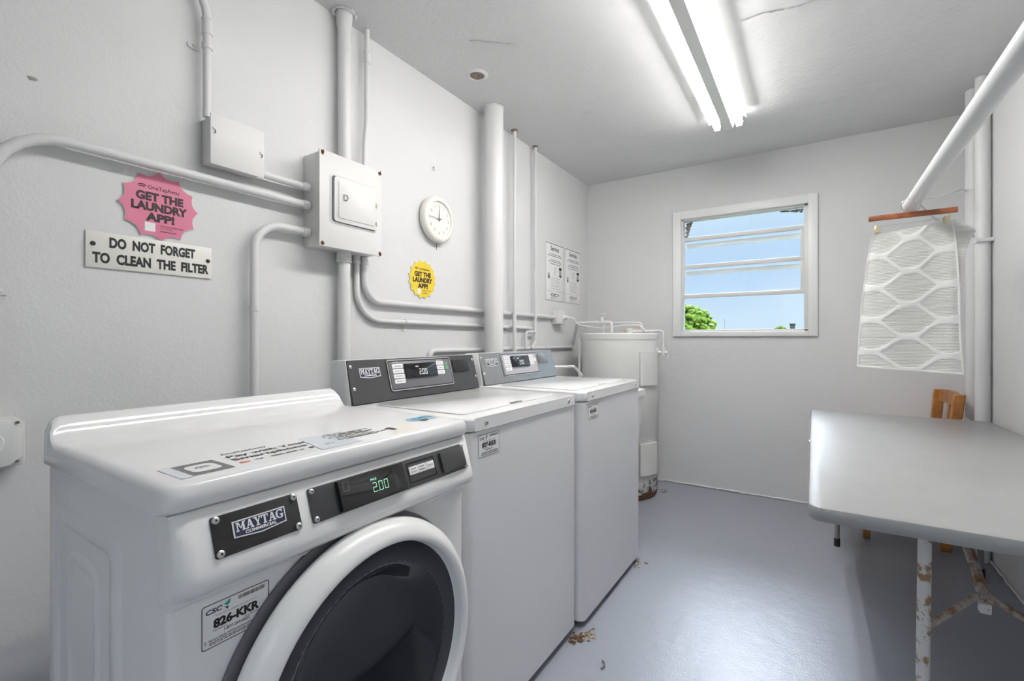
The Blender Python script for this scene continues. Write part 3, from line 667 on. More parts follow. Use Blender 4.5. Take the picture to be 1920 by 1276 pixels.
# ------------------------------------------------------------------ clock
cy, cz = 1.882, 1.797
t = thing('wall_clock', (XL, cy, cz), 'round ivory wall clock between the breaker panel and the thickest pipe', 'clock')
MB().lathe([(0.060, 0.001), (0.108, 0.001), (0.119, 0.008), (0.124, 0.020), (0.1225, 0.033), (0.114, 0.043), (0.103, 0.046), (0.094, 0.043), (0.090, 0.034)], (XL, cy, cz), (1, 0, 0), M['ivory'], 64).build('case', t)
b = MB().lathe([(0, 0.034), (0.092, 0.034)], (XL, cy, cz), (1, 0, 0), M['ivory_face'], 64); o = V((XL + 0.0346, cy, cz))
for h in range(1, 13):
    a = PI / 2 - (h) * PI / 6
    b.text(str(h), o + Y_ * .072 * math.cos(a) + Z_ * .072 * math.sin(a), Y_, Z_, M['greyink'], None, 0.0165, -0.004)
b.build('dial', t, norm=False)
def hand(nm, a, ln, wd_, x, m, tail=.012):
    d = Y_ * math.cos(a) + Z_ * math.sin(a); nn = Z_ * math.cos(a) - Y_ * math.sin(a)
    MB().prism([(-tail, -wd_), (ln, -wd_ * .6), (ln, wd_ * .6), (-tail, wd_)], V((XL + x, cy, cz)), d, nn, 0.0008, M[m]).build(nm, t)
hand('hour_hand', PI / 2 + .03, .056, .0022, .037, 'greyink'); hand('minute_hand', PI - .04, .073, .0018, .039, 'greyink'); hand('second_hand', .20, .078, .0007, .041, 'liteink', .02)
MB().lathe([(0, .044), (.005, .043), (.005, .036)], (XL, cy, cz), (1, 0, 0), M['greyink'], 14).build('hub', t)
MB().tube([(XL + .010, cy + .006, cz - .118), (XL + .010, cy + .008, cz - .15), (XL + .008, cy + .006, cz - .158)], .0014, M['greyink'], 6).build('hook', t)

# ------------------------------------------------------------------ lettering with slab serifs for the machine badge
SLAB = {  # strokes as polygons on a 10 x 10 cell
 'M': ([[(0, 0), (3.6, 0), (3.6, 1.3), (0, 1.3)], [(0, 8.7), (3.4, 8.7), (3.4, 10), (0, 10)], [(1, 0), (2.6, 0), (2.6, 10), (1, 10)], [(1.6, 10), (3.8, 10), (6.6, 2.6), (5.4, 2.6)], [(5.4, 2.6), (6.6, 2.6), (9.6, 10), (8.4, 10)], [(8, 0), (10.6, 0), (10.6, 10), (8, 10)], [(7, 0), (11.8, 0), (11.8, 1.3), (7, 1.3)], [(8.4, 8.7), (11.8, 8.7), (11.8, 10), (8.4, 10)]], 12.2),
 'A': ([[(0, 0), (3.6, 0), (3.6, 1.3), (0, 1.3)], [(5.4, 0), (10.4, 0), (10.4, 1.3), (5.4, 1.3)], [(1, 0), (2.4, 0), (5.6, 10), (4.2, 10)], [(4, 10), (6.4, 10), (9.6, 0), (6.8, 0)], [(2.4, 3), (7.2, 3), (7.2, 4.3), (2.8, 4.3)]], 10.4),
 'Y': ([[(-.3, 8.7), (4.4, 8.7), (4.4, 10), (-.3, 10)], [(6.4, 8.7), (10, 8.7), (10, 10), (6.4, 10)], [(.6, 10), (3.4, 10), (6.3, 4.4), (4.2, 3.8)], [(7.6, 10), (9, 10), (6.3, 3.8), (5.2, 4.4)], [(3.8, 0), (6.3, 0), (6.3, 5), (3.8, 5)], [(2.6, 0), (7.5, 0), (7.5, 1.3), (2.6, 1.3)]], 9.8),
 'T': ([[(0, 8.7), (9.4, 8.7), (9.4, 10), (0, 10)], [(0, 6.8), (1.2, 6.8), (1.2, 10), (0, 10)], [(8.2, 6.8), (9.4, 6.8), (9.4, 10), (8.2, 10)], [(3.4, 0), (6, 0), (6, 10), (3.4, 10)], [(2.2, 0), (7.2, 0), (7.2, 1.3), (2.2, 1.3)]], 9.6),
 'G': ([[(0, 2.6), (2.6, 2.6), (2.6, 7.4), (0, 7.4)], [(0, 7.4), (2.6, 7.4), (4, 8.7), (3, 10)], [(3, 10), (3.6, 8.7), (7.2, 8.7), (7.6, 10)], [(7.6, 10), (7.0, 8.6), (8, 6.8), (9.2, 6.8), (9.2, 10), (8.6, 10)], [(0, 2.6), (2.6, 2.6), (4, 1.3), (3, 0)], [(3, 0), (3.6, 1.3), (7.4, 1.3), (8, 0)], [(6.6, 0.3), (9.2, 0.6), (9.2, 4.6), (6.6, 4.6)], [(5.2, 3.6), (10.2, 3.6), (10.2, 4.8), (5.2, 4.8)]], 10.2)}
def slab(mb, word, org, ru, rv, width, height, m):
    tot = sum(SLAB[c][1] for c in word); x = 0; kx = width / tot; ky = height / 10; n = V(ru).cross(V(rv)).normalized() * 0.00005
    for c in word:
        for i, p in enumerate(SLAB[c][0]): mb.flat([((x + q[0]) * kx - width / 2, q[1] * ky - height / 2) for q in p], V(org) + n * i, ru, rv, m)
        x += SLAB[c][1]
def seg7(mb, d, org, ru, rv, w_, h, m, th):
    on = {'2': 'abged', '0': 'abcdef'}[d]; hh = h / 2; g = th * .35
    seg = {'a': ((g, h - th), (w_ - g, h)), 'd': ((g, 0), (w_ - g, th)), 'g': ((g, hh - th / 2), (w_ - g, hh + th / 2)), 'f': ((0, hh + g), (th, h - g)), 'b': ((w_ - th, hh + g), (w_, h - g)), 'e': ((0, g), (th, hh - g)), 'c': ((w_ - th, g), (w_, hh - g))}
    for s_ in on: mb.strip(seg[s_][0], seg[s_][1], org, ru, rv, m)
def price(mb, org, ru, rv, w_, h, m):
    o = V(org); ru = V(ru); dw = w_ * .25
    seg7(mb, '2', o, ru, rv, dw, h, m, h * .075); mb.strip((w_ * .29, 0), (w_ * .33, h * .1), o, ru, rv, m)
    seg7(mb, '0', o + ru * w_ * .38, ru, rv, dw, h, m, h * .075); seg7(mb, '0', o + ru * w_ * .73, ru, rv, dw, h, m, h * .075)
def screw(parent, p, n, r=0.0065, m='steel', name='screw'):
    n = V(n).normalized(); b = MB().lathe([(0, .0042), (r * .6, .0040), (r * .95, .0025), (r, 0)], p, n, M[m], 14)
    b.lathe([(0, .0044), (r * .32, .0044)], p, n, M['gap'], 6); return b.build(name, parent)
def maytag(parent, org, ru, rv, w_, h, nm='badge'):
    """white bordered navy badge with the maker's name"""
    ru = V(ru); rv = V(rv); n = ru.cross(rv).normalized(); o = V(org); b = MB()
    shp = lambda k, e: [(-w_ / 2 + e, h / 2 - e), (-w_ / 2 + e, -h / 2 + e), (0, -h / 2 - h * .16 + e), (w_ / 2 - e, -h / 2 + e), (w_ / 2 - e, h / 2 - e)]
    b.prism(shp(0, 0)[::1], o, ru, rv, 0.0016, M['white']); q = o + n * 0.0020
    b.flat(shp(0, h * .075), q, ru, rv, M['navy']); q += n * 0.0004
    slab(b, 'MAYTAG', q + rv * h * .10, ru, rv, w_ * .90, h * .56, M['white'])
    b.text('COMMERCIAL', q - rv * h * .34, ru, rv, M['white'], w_ * .60, h * .20, 0.045)
    return b.build(nm, parent, norm=False)
def csc(parent, org, w_, h, code, full):
    """machine number sticker on a face that looks along +x; org is its lower left corner"""
    o = V(org); ru, rv = Y_, Z_; b = MB()
    b.prism(rrect(0, 0, w_, h, h * .06), o, ru, rv, 0.0004, M['paper']); q = o + X_ * 0.0007; b0 = h * .018
    b.ringflat(rrect(0, 0, w_, h, h * .06), rrect(b0, b0, w_ - b0, h - b0, h * .05), q, ru, rv, M['ink']); q = q + X_ * .0002
    P = lambda u, v: q + ru * w_ * u + rv * h * v
    b.text('CSC', P(.17, .83), ru, rv, M['navy'], w_ * .23, h * .11, 0.03, shear=.15)
    b.flat([(w_ * .31, h * .88), (w_ * .41, h * .96), (w_ * .39, h * .84), (w_ * .345, h * .82)], q, ru, rv, M['teal'] if full else M['greyink'])
    b.flat([(w_ * .31, h * .82), (w_ * .345, h * .80), (w_ * .38, h * .80), (w_ * .36, h * .73)], q, ru, rv, M['navy'])
    rnd = random.Random(5); x = w_ * .52
    while x < w_ * .92:
        k = w_ * rnd.uniform(.006, .016); b.strip((x, h * .84), (x + k, h * .93), q, ru, rv, M['greyink']); x += k + w_ * rnd.uniform(.004, .010)
    b.text(code, P(.5, .52), ru, rv, M['ink'], w_ * .68, h * .22, 0.05)
    if full:
        b.text('Please call this number to request service', P(.5, .69), ru, rv, M['ink'], w_ * .62, h * .035)
        b.text('For Service:', P(.26, .37), ru, rv, M['ink'], w_ * .20, h * .045); b.text('Para Servicio:', P(.72, .375), ru, rv, M['ink'], w_ * .22, h * .045)
        b.text('1-877-264-6622', P(.5, .30), ru, rv, M['ink'], w_ * .38, h * .065, 0.01)
        b.text('Visit our website  WWW.CSCSERVICEWORKS.COM', P(.5, .175), ru, rv, M['ink'], w_ * .82, h * .045, .01)
        b.text('TEXT', P(.05, .16), rv, -ru, M['ink'], h * .10, w_ * .03)
    else:
        greek(b, w_ * .2, w_ * .8, h * .69, h * .02, q, ru, rv, M['greyink'], 3); greek(b, w_ * .2, w_ * .42, h * .37, h * .025, q, ru, rv, M['greyink'], 4); greek(b, w_ * .55, w_ * .8, h * .39, h * .025, q, ru, rv, M['greyink'], 5)
        greek(b, w_ * .32, w_ * .68, h * .29, h * .04, q, ru, rv, M['greyink'], 6); greek(b, w_ * .13, w_ * .9, h * .17, h * .03, q, ru, rv, M['ink'], 8)
    for z in (.115, .075): greek(b, w_ * .1, w_ * .92, h * z, h * .022, q, ru, rv, M['greyink'], int(z * 1000))
    return b.build('number_label', parent, norm=False)

# ------------------------------------------------------------------ dryer
DY0, DY1 = 0.288, 0.962
DXB, DXF = -1.325, -0.770
t = dry = thing('dryer', ((DXB + DXF) / 2, (DY0 + DY1) / 2, 0), 'white front-loading dryer with round smoked-glass door, nearest of the three machines', 'dryer')
# cabinet with stamped side
b = MB().box((DXB, DY0 + .006, 0.03), (DXF, DY1, 0.912), M['enamel_side'], 0.012, 3)
b.build('cabinet', t)
b = MB()
def frame_side(x0, z0, x1, z1, wd_, r, h):
    po = rrect(x0, z0, x1, z1, r); pm = rrect(x0 + .006, z0 + .006, x1 - .006, z1 - .006, r - .004)
    pi1 = rrect(x0 + wd_ - .006, z0 + wd_ - .006, x1 - wd_ + .006, z1 - wd_ + .006, max(r - wd_, .012)); pi2 = rrect(x0 + wd_, z0 + wd_, x1 - wd_, z1 - wd_, max(r - wd_, .01))
    y = DY0 + .0065; n = len(po)
    vs = [(p[0], y, p[1]) for p in po] + [(p[0], y - h, p[1]) for p in pm] + [(p[0], y - h, p[1]) for p in pi1] + [(p[0], y, p[1]) for p in pi2]
    b.add(vs, [[k * n + i, k * n + (i + 1) % n, (k + 1) * n + (i + 1) % n, (k + 1) * n + i] for k in range(3) for i in range(n)], M['enamel_side'])
frame_side(-1.285, 0.10, -0.935, 0.845, 0.042, 0.03, 0.0065)
frame_side(-1.205, 0.16, -1.030, 0.770, 0.030, 0.05, 0.004)
b.build('side_ribs', t, smooth=60)
# top with raised back
prof = [(-0.757, 0.918), (-0.7535, 0.922), (-0.7525, 0.935), (-0.7535, 0.9475), (-0.758, 0.9535), (-0.766, 0.956), (-1.225, 0.956), (-1.252, 0.958), (-1.268, 0.966), (-1.278, 0.982), (-1.286, 0.998), (-1.297, 1.006), (-1.310, 1.005), (-1.321, 0.997), (-1.326, 0.98), (-1.326, 0.913), (-0.765, 0.913)]
bm = bmesh.new(); ya, yb_ = DY0 - .004, DY1 + .002
rows = []
def inset(p, k):
    cx, cz_ = -1.04, 0.935
    return (p[0] + (0.018 * k if p[0] < cx else -0.018 * k), min(p[1], 0.956 + (p[1] - 0.956) * (1 - .45 * k)) - (0.012 * k * (1 if p[1] > .93 else 0)))
for y, k in ((ya, 1.0), (ya + .002, .62), (ya + .007, .28), (ya + .014, .07), (ya + .022, 0), (yb_ - .022, 0), (yb_ - .014, .07), (yb_ - .007, .28), (yb_ - .002, .62), (yb_, 1.0)):
    rows.append([bm.verts.new((inset(p, k)[0], y, inset(p, k)[1])) for p in prof])
n = len(prof)
for r in range(len(rows) - 1):
    for i in range(n): bm.faces.new([rows[r][i], rows[r][(i + 1) % n], rows[r + 1][(i + 1) % n], rows[r + 1][i]])
bm.faces.new(rows[0]); bm.faces.new(rows[-1][::-1])
top = MB().frombm(bm, M['enamel']).build('top_panel', t, smooth=50)
# control panel housing
prof = [(-0.80, 0.912), (-0.766, 0.912), (-0.7615, 0.908), (-0.735, 0.832), (-0.731, 0.818), (-0.7315, 0.808), (-0.737, 0.799), (-0.748, 0.792), (-0.764, 0.782), (-0.766, 0.777), (-0.80, 0.777)]
b = MB(); n = len(prof); vs = []; ys = [(DY0 + .0045, .85), (DY0 + .0075, .60), (DY0 + .013, .36), (DY0 + .021, .14), (DY0 + .033, 0), (DY1 - .012, 0), (DY1 - .006, .10), (DY1 - .003, .22), (DY1 - .002, .4)]
for y, k in ys:
    for p in prof: vs.append((p[0] + (min(p[0], -.7655) - p[0]) * k, y, p[1] + (.012 * k if .78 < p[1] < .82 else 0)))
b.add(vs, [[r * n + i, r * n + (i + 1) % n, (r + 1) * n + (i + 1) % n, (r + 1) * n + i] for r in range(len(ys) - 1) for i in range(n)] + [list(range(n)), [(len(ys) - 1) * n + i for i in range(n)]], M['enamel'])
hs = b.build('control_housing', t, smooth=35)
fn = V((0.0625, 0, 0.0225)).normalized(); fr, fv = Y_.copy(), V((-0.0225, 0, 0.0625)).normalized()   # face of the housing
FO = V((-0.7475, 0, 0.8676)) + fn * 0.0012                                                          # middle of the face
# name plate
b = MB().prism(rrect(0.342, -.0305, 0.4805, .0305, .004, 3), FO - fn * .001, fr, fv, 0.0028, M['black'], 0.0008); np_ = b.build('nameplate', t)
maytag(np_, FO + fr * 0.4125 + fv * 0.003 + fn * 0.0020, fr, fv, 0.084, 0.0245)
for y, z in ((.349, .0245), (.4735, .0245), (.349, -.0245), (.4735, -.0245)): screw(np_, FO + fr * y + fv * z + fn * .0018, fn, 0.0058)
# control plate
b = MB().prism(rrect(0.501, -.0305, 0.936, .0305, .004, 3), FO - fn * .001, fr, fv, 0.0028, M['charcoal'], 0.0008); cp = b.build('control_plate', t)
for y, z in ((.508, .0245), (.508, -.0245), (.9295, .0255), (.9295, -.0255)): screw(cp, FO + fr * y + fv * z + fn * .0018, fn, 0.0052)
dsp = MB().prism(rrect(0.557, -.0285, 0.721, .0285, .002, 2), FO + fn * .0018, fr, fv, 0.010, M['gloss'], 0.0012).build('display', t)
b = MB(); q = FO + fn * .0121
price(b, q + fr * .632 - fv * .0125, fr, fv, .040, .0185, M['led'])
b.text('PRICE', q + fr * .637 + fv * .0125, fr, fv, M['led'], .015, .0042, .02); b.build('digits', dsp, norm=False)
b = MB(); b.ringflat(rrect(.566, .006, .578, .024, .001, 1), rrect(.5668, .0068, .5772, .0232, .0008, 1), q, fr, fv, M['greyink']); b.build('coin_slot', dsp, norm=False)
MB().ringflat(rrect(.737, -.022, .825, .0225, .003, 3), rrect(.7405, -.0185, .8215, .019, .002, 3), FO + fn * .0024, fr, fv, M['gap']).build('button_recess', t, norm=False)
for i, (s1, s2) in enumerate((('WHITES', '& COLORS'), ('PERM', 'PRESS'), ('DELICATES', ''))):
    y0 = .7415 + i * .0265
    k = MB().prism(rrect(y0, -.0045, y0 + .0255, .0130, .001, 1), FO + fn * .0018, fr, fv, 0.0022, M['paper'], .0004)
    q = FO + fn * .0043
    k.text(s1, q + fr * (y0 + .0128) + fv * (.0078 if s2 else .0045), fr, fv, M['ink'], .016, .0032, .01)
    if s2: k.text(s2, q + fr * (y0 + .0128) + fv * .0012, fr, fv, M['ink'], .018, .0032, .01)
    k.build('cycle_button', t, norm=False)
MB().prism(rrect(.843, -.0245, .9255, .0235, .002, 2), FO + fn * .0018, fr, fv, 0.007, M['charcoal'], 0.0012).build('coin_cover', t)
# front below the housing and its door
dcy, dcz = 0.632, 0.512
MB().lathe([(0.272, -0.006), (0.292, -0.006), (0.294, 0.007), (0.291, 0.009), (0.270, 0.009)], (DXF, dcy, dcz), (1, 0, 0), M['gasket'], 96).build('door_gasket', t)
dd = MB().lathe([(0.210, 0.000), (0.272, 0.000), (0.272, 0.036), (0.2, 0.036)], (DXF, dcy, dcz), (1, 0, 0), M['gap'], 96).build('door', t)
MB().lathe([(0.270, 0.019), (0.280, 0.020), (0.2845, 0.024), (0.2855, 0.033), (0.283, 0.044), (0.275, 0.057), (0.263, 0.068), (0.252, 0.072), (0.2465, 0.070), (0.2435, 0.062), (0.242, 0.050), (0.240, 0.043), (0.236, 0.041), (0.2, 0.039)], (DXF, dcy, dcz), (1, 0, 0), M['plastic'], 96).build('door_ring', dd, smooth=50)
# smoked glass: outer band, shallow dish and a flat-bottomed bowl
b = MB().lathe([(0.2425, 0.0425), (0.240, 0.045), (0.205, 0.047), (0.200, 0.0455)], (DXF, dcy, dcz), (1, 0, 0), M['dglass2'], 96)
b.build('glass_band', dd)
def bowl(k, x):
    P = []
    for i in range(72):
        a = 2 * PI * i / 72; r = 0.200 * (1 - k) + 0.150 * k
        y = r * math.cos(a) * (1 - .06 * k); z = r * math.sin(a) + .012 * k
        fl = 0.020 * k - 0.16 * (1 - k)
        if z < fl and k > 0: z = fl + (z - fl) * (1 - .80 * min(1, k * 1.4))
        P.append((DXF + x, dcy + y, dcz + z))
    return P
lv = [bowl(0, .0455), bowl(.10, .044), bowl(.3, .037), bowl(.65, .020), bowl(.9, .008), bowl(1, .0055)]
vs = [p for l in lv for p in l]; n = 72
fs = [[k * n + i, k * n + (i + 1) % n, (k + 1) * n + (i + 1) % n, (k + 1) * n + i] for k in range(len(lv) - 1) for i in range(n)] + [[(len(lv) - 1) * n + i for i in range(n)]]
MB().add(vs, fs, M['dglass']).build('glass', dd, smooth=35)
csc(t, (DXF + .0005, 0.3375, 0.6945), 0.103, 0.0665, '826-KKR', True)
# stickers on the dryer top
LZ = 0.9566; lu, lv_ = Y_, -X_
b = MB()
b.flat([(0.345, 0.775), (0.640, 0.775), (0.640, 0.885), (0.345, 0.885)], (0, 0, LZ), lu, lv_, M['enamel'])
b = MB()
def LP(y, x, k=0): return V((x, y, LZ + k))
b.flat(rrect(0.335, .789, 0.397, .869, .001, 1), (0, 0, LZ), lu, lv_, M['greyink'])
b.flat(rrect(0.3445, .804, 0.3875, .853, .012), (0, 0, LZ + .0002), lu, lv_, M['paper'])
for rad in (.014, .008):
    c = (.366, .822); a0, a1 = .5, 2.64
    b.flat([(c[0] + rad * math.cos(a0 + (a1 - a0) * i / 8), c[1] + rad * 1.2 * math.sin(a0 + (a1 - a0) * i / 8)) for i in range(9)] + [(c[0] + (rad - .0035) * math.cos(a1 - (a1 - a0) * i / 8), c[1] + (rad - .0035) * 1.2 * math.sin(a1 - (a1 - a0) * i / 8)) for i in range(9)], (0, 0, LZ + .0004), lu, lv_, M['greyink'])
b.flat([(0.545, 0.772), (0.640, 0.772), (0.640, 0.885), (0.575, 0.900), (0.560, 0.83)], (0, 0, LZ + .0001), lu, lv_, M['paleblue'])
b.flat([(0.318, 0.785), (0.335, 0.785), (0.335, 0.872), (0.318, 0.872)], (0, 0, LZ + .0001), lu, lv_, M['paleblue'])
b.text('OneTapAway', LP(.462, -.888, .0003), lu, lv_, M['ink'], .080, .014, .01)
b.text('Pay with Your', LP(.494, -.860, .0003), lu, lv_, M['ink'], .150, .021, .015)
b.text('Smartphone', LP(.484, -.834, .0003), lu, lv_, M['ink'], .138, .021, .015)
b.flat(rrect(.412, .803, .430, .811, .003, 3), (0, 0, LZ + .0003), lu, lv_, M['orange'])
b.text('VISA', LP(.446, -.808, .0003), lu, lv_, M['ink'], .016, .007, .02)
for y, wd_ in ((.468, .022), (.496, .022), (.522, .016), (.575, .022)): greek(b, y, y + wd_, .808, .005, (0, 0, LZ + .0003), lu, lv_, M['greyink'], int(y * 1000))
b.flat(rrect(.542, .803, .552, .813, .004, 3), (0, 0, LZ + .0003), lu, lv_, M['ink'])
b.build('payment_sticker', t, norm=False)
b = MB()
b.text('How it works', LP(.648, -.885, .0003), lu, lv_, M['ink'], .045, .009, .01)
for i, x in enumerate((.868, .848)):
    b.flat(rrect(.612 + .0 * i, x - .004, .620, x + .004, .0035, 3), (0, 0, LZ + .0003), lu, lv_, M['ink'])
    greek(b, .626, .735, x + .004, .006, (0, 0, LZ + .0003), lu, lv_, M['greyink'], 31 + i); greek(b, .626, .71, x - .006, .005, (0, 0, LZ + .0003), lu, lv_, M['greyink'], 41 + i)
b.ringflat(rrect(.617, .814, .722, .831, .008), rrect(.620, .817, .719, .828, .0055), (0, 0, LZ + .0003), lu, lv_, M['ink'])
b.strip((.63, .8195), (.705, .8255), (0, 0, LZ + .0003), lu, lv_, M['liteink']); b.strip((.752, .806), (.766, .836), (0, 0, LZ + .0003), lu, lv_, M['ink'])
greek(b, .728, .748, .822, .006, (0, 0, LZ + .0003), lu, lv_, M['greyink'], 61)
b.build('instruction_sticker', t, norm=False)
b = MB(); b.flat([(.862, .842), (.938, .842), (.950, .868), (.940, .886), (.868, .886), (.852, .862)], (0, 0, LZ + .0001), lu, lv_, M['blue'])
greek(b, .872, .935, .872, .007, (0, 0, LZ + .0003), lu, lv_, M['navy'], 71); greek(b, .868, .940, .859, .006, (0, 0, LZ + .0003), lu, lv_, M['navy'], 72)
b.text('07', LP(.889, -.838, .0003), lu, lv_, M['ink'], .030, .022, .04); greek(b, .912, .945, .838, .008, (0, 0, LZ + .0003), lu, lv_, M['liteink'], 73)
b.build('date_sticker', t, norm=False)
for x, y in ((DXB + .06, DY0 + .06), (DXF - .06, DY0 + .06), (DXB + .06, DY1 - .06), (DXF - .06, DY1 - .06)): MB().cyl((x, y, 0), (x, y, .04), .022, M['rubber'], 14).build('foot', t)

# ------------------------------------------------------------------ top-loading washers
def washer(y0, y1, xf, xc, zt, fascia, code, label, chrome):
    t = thing('washer', (xf - .33, (y0 + y1) / 2, 0), label, 'washing machine')
    xb = xc - 0.135
    # cabinet: rounded vertical front edges
    r = .028
    pl = [(xb, y0 + .003), (xb, y1 - .003)] + [(xf - r + r * math.cos(a), y1 - .003 - r + r * math.sin(a)) for a in [PI / 2 - i * PI / 12 for i in range(7)]] + [(xf - r + r * math.cos(a), y0 + .003 + r + r * math.sin(a)) for a in [-i * PI / 12 for i in range(7)]]
    MB().prism(pl[::-1], (0, 0, .030), X_, Y_, zt - .040 - .030, M['enamel_front']).build('cabinet', t, smooth=30)
    # top panel: rounded front corners, bevelled edge
    r = .034; x1 = xf + .005
    pl = [(xb, y0), (xb, y1)] + [(x1 - r + r * math.cos(a), y1 - r + r * math.sin(a)) for a in [PI / 2 - i * PI / 12 for i in range(7)]] + [(x1 - r + r * math.cos(a), y0 + r + r * math.sin(a)) for a in [-i * PI / 12 for i in range(7)]]
    MB().prism(pl[::-1], (0, 0, zt - .037), X_, Y_, .037, M['enamel'], 0.007, 3).build('top_panel', t, smooth=35)
    # loading lid: a thin raised plate
    MB().prism(rrect(y0 + .055, -(xf - .055), y1 - .055, -(xc + .035), .03), (0, 0, zt - .001), Y_, -X_, .0045, M['enamel'], .0018).build('lid', t, smooth=35)
    MB().prism(rrect((y0 + y1) / 2 - .035, -(xf - .058), (y0 + y1) / 2 + .035, -(xf - .072), .006), (0, 0, zt + .003), Y_, -X_, .003, M['grey'] if not chrome else M['lgrey'], .001).build('lid_grip', t)
    # console
    ca, cb = y0 + .004, y1 - .010
    pr = [(xc - .012, zt - .004), (xc - .0415, zt + .146), (xc - .047, zt + .150), (xc - .112, zt + .148), (xc - .120, zt + .140), (xc - .120, zt - .004)]
    MB().prism(pr[::-1], (0, cb, 0), X_, Z_, cb - ca, M['enamel'], .003).build('console_housing', t, smooth=35)
    n = V((.149, 0, .042)).normalized(); v = V((-.042, 0, .149)).normalized(); ru = Y_; o = V((xc - .0005, 0, zt + .003))
    L_ = .1515
    b = MB().prism([(ca + .003, 0), (cb - .003, 0), (cb - .003, L_), (ca + .003, L_)], o - n * .012, ru, v, .013, M[fascia]); b.build('fascia', t)
    o = o + n * .0012
    W_ = cb - ca
    bd = maytag(t, o + ru * (ca + .092) + v * .106, ru, v, .090, .032)
    p0, p1 = ca + .174, ca + .520
    pan = MB().prism(rrect(p0, .031, p1, .144, .008), o - n * .001, ru, v, .004, M['grey' if not chrome else 'lgrey'], .0008)
    pan.ringflat(rrect(p0 + .0015, .0325, p1 - .0015, .1425, .007), rrect(p0 + .0055, .0365, p1 - .0055, .1385, .005), o + n * .0036, ru, v, M['gap' if chrome else 'black'])
    pan.ringflat(rrect(p0 - .002, .029, p1 + .002, .146, .009), rrect(p0 + .0015, .0325, p1 - .0015, .1425, .007), o + n * .0034, ru, v, M['lgrey'])
    pan.text('CYCLES', o + n * .0034 + ru * (p0 + .04) + v * .1345, ru, v, M['white'], .030, .004, .02); pan.text('TEMPERATURE', o + n * .0034 + ru * (p0 + .28) + v * .1345, ru, v, M['white'], .036, .004, .02); pan.text('START', o + n * .0034 + ru * (p0 + .319) + v * .120, ru, v, M['white'], .016, .004, .02)
    pan = pan.build('control_panel', t, norm=False)
    dsp = MB().prism(rrect(p0 + .080, .071, p0 + .253, .128, .002, 2), o + n * .002, ru, v, .007, M['gloss'], .001).build('display', pan)
    q = o + n * .0092
    b = MB(); price(b, q + ru * (p0 + .150) + v * .082, ru, v, .044, .022, M['ledw']); b.text('PRICE', q + ru * (p0 + .142) + v * .114, ru, v, M['ledw'], .016, .004, .03)
    b.build('digits', dsp, norm=False)
    for i, (s1, zz) in enumerate((('PERM PRESS', .124), ('WHITES', .105), ('DELICATES', .086), ('BRIGHTS', .067))):
        k = MB().prism(rrect(p0 + .020 , zz - .0075 - .004, p0 + .073, zz + .0085 - .004, .001, 1), o + n * .002, ru, v, .003, M['paper'], .0004)
        k.text(s1, o + n * .0053 + ru * (p0 + .0465) + v * (zz - .0035), ru, v, M['greyink'], .034, .0045, .01); k.build('cycle_button', pan, norm=False)
    for i, (s1, zz) in enumerate((('HOT', .124), ('WARM', .105), ('COLD', .086))):
        k = MB().prism(rrect(p0 + .259, zz - .0075 - .002, p0 + .301, zz + .0085 - .002, .001, 1), o + n * .002, ru, v, .003, M['paper'], .0004)
        k.text(s1, o + n * .0053 + ru * (p0 + .280) + v * (zz - .0015), ru, v, M['greyink'], .022, .0045, .01); k.build('cycle_button', pan, norm=False)
    MB().lathe([(0, .005), (.0095, .0045), (.010, 0)], o + ru * (p0 + .319) + v * .103, n, M['green' if not chrome else 'paper'], 20).build('start_button', pan)
    MB().prism(rrect(ca + .536, .078, ca + .642, .133, .002, 2), o - n * .001, ru, v, .005, M['black' if not chrome else 'chrome_fascia'], .001).build('coin_cover', t)
    for yy, zz in ((ca + .014, .128), (ca + .014, .052), (cb - .014, .130), (cb - .014, .052)): screw(t, o + ru * yy + v * zz, n, .0062)
    for yy in (y0 + .085, y1 - .085): screw(t, V((xf + .0045, yy, zt - .018)), X_, .008)
    csc(t, (xf + .0005, y0 + .052, zt - .116), 0.103, 0.064, code, False)
    for x, y in ((xb + .06, y0 + .06), (xf - .07, y0 + .06), (xb + .06, y1 - .06), (xf - .07, y1 - .06)): MB().cyl((x, y, 0), (x, y, .035), .020, M['rubber'], 14).build('foot', t)
    return t
washer(1.008, 1.716, -0.795, -1.271, 0.942, 'charcoal', '827-KKR', 'white top-loading washer with dark grey console, next to the dryer', False)
washer(1.722, 2.452, -0.772, -1.256, 0.948, 'chrome_fascia', '825-KKR', 'white top-loading washer with mirror-like console, farthest of the three machines', True)

# ------------------------------------------------------------------ laundry tub between washer and heater
t = thing('laundry_tub', (-1.22, 2.80, 0), 'white plastic laundry tub mostly hidden behind the farther washer', 'sink')
b = MB()
def trect(x0, x1, y0, y1, z): return [(p[0], p[1], z) for p in rrect(x0, y0, x1, y1, .03)]
lv = [trect(-1.50, -.918, 2.515, 3.055, .800), trect(-1.50, -.918, 2.515, 3.055, .838), trect(-1.47, -.945, 2.545, 3.025, .838), trect(-1.44, -.985, 2.58, 2.99, .52)]
lo = [trect(-1.47, -.924, 2.535, 3.050, .800), trect(-1.43, -.955, 2.56, 3.02, .47)]
n = len(lv[0]); seq = [lo[1], lo[0]] + lv
vs = [p for l in seq for p in l]
b.add(vs, [[k * n + i, k * n + (i + 1) % n, (k + 1) * n + (i + 1) % n, (k + 1) * n + i] for k in range(len(seq) - 1) for i in range(n)] + [list(range(n)), [(len(seq) - 1) * n + i for i in range(n)]], M['plastic'])
b.build('basin', t, smooth=40)
for x, y in ((-1.40, 2.61), (-1.015, 2.61), (-1.40, 2.96), (-1.015, 2.96)): MB().box((x - .022, y - .022, 0), (x + .022, y + .022, .49), M['plastic'], .003).build('leg', t)
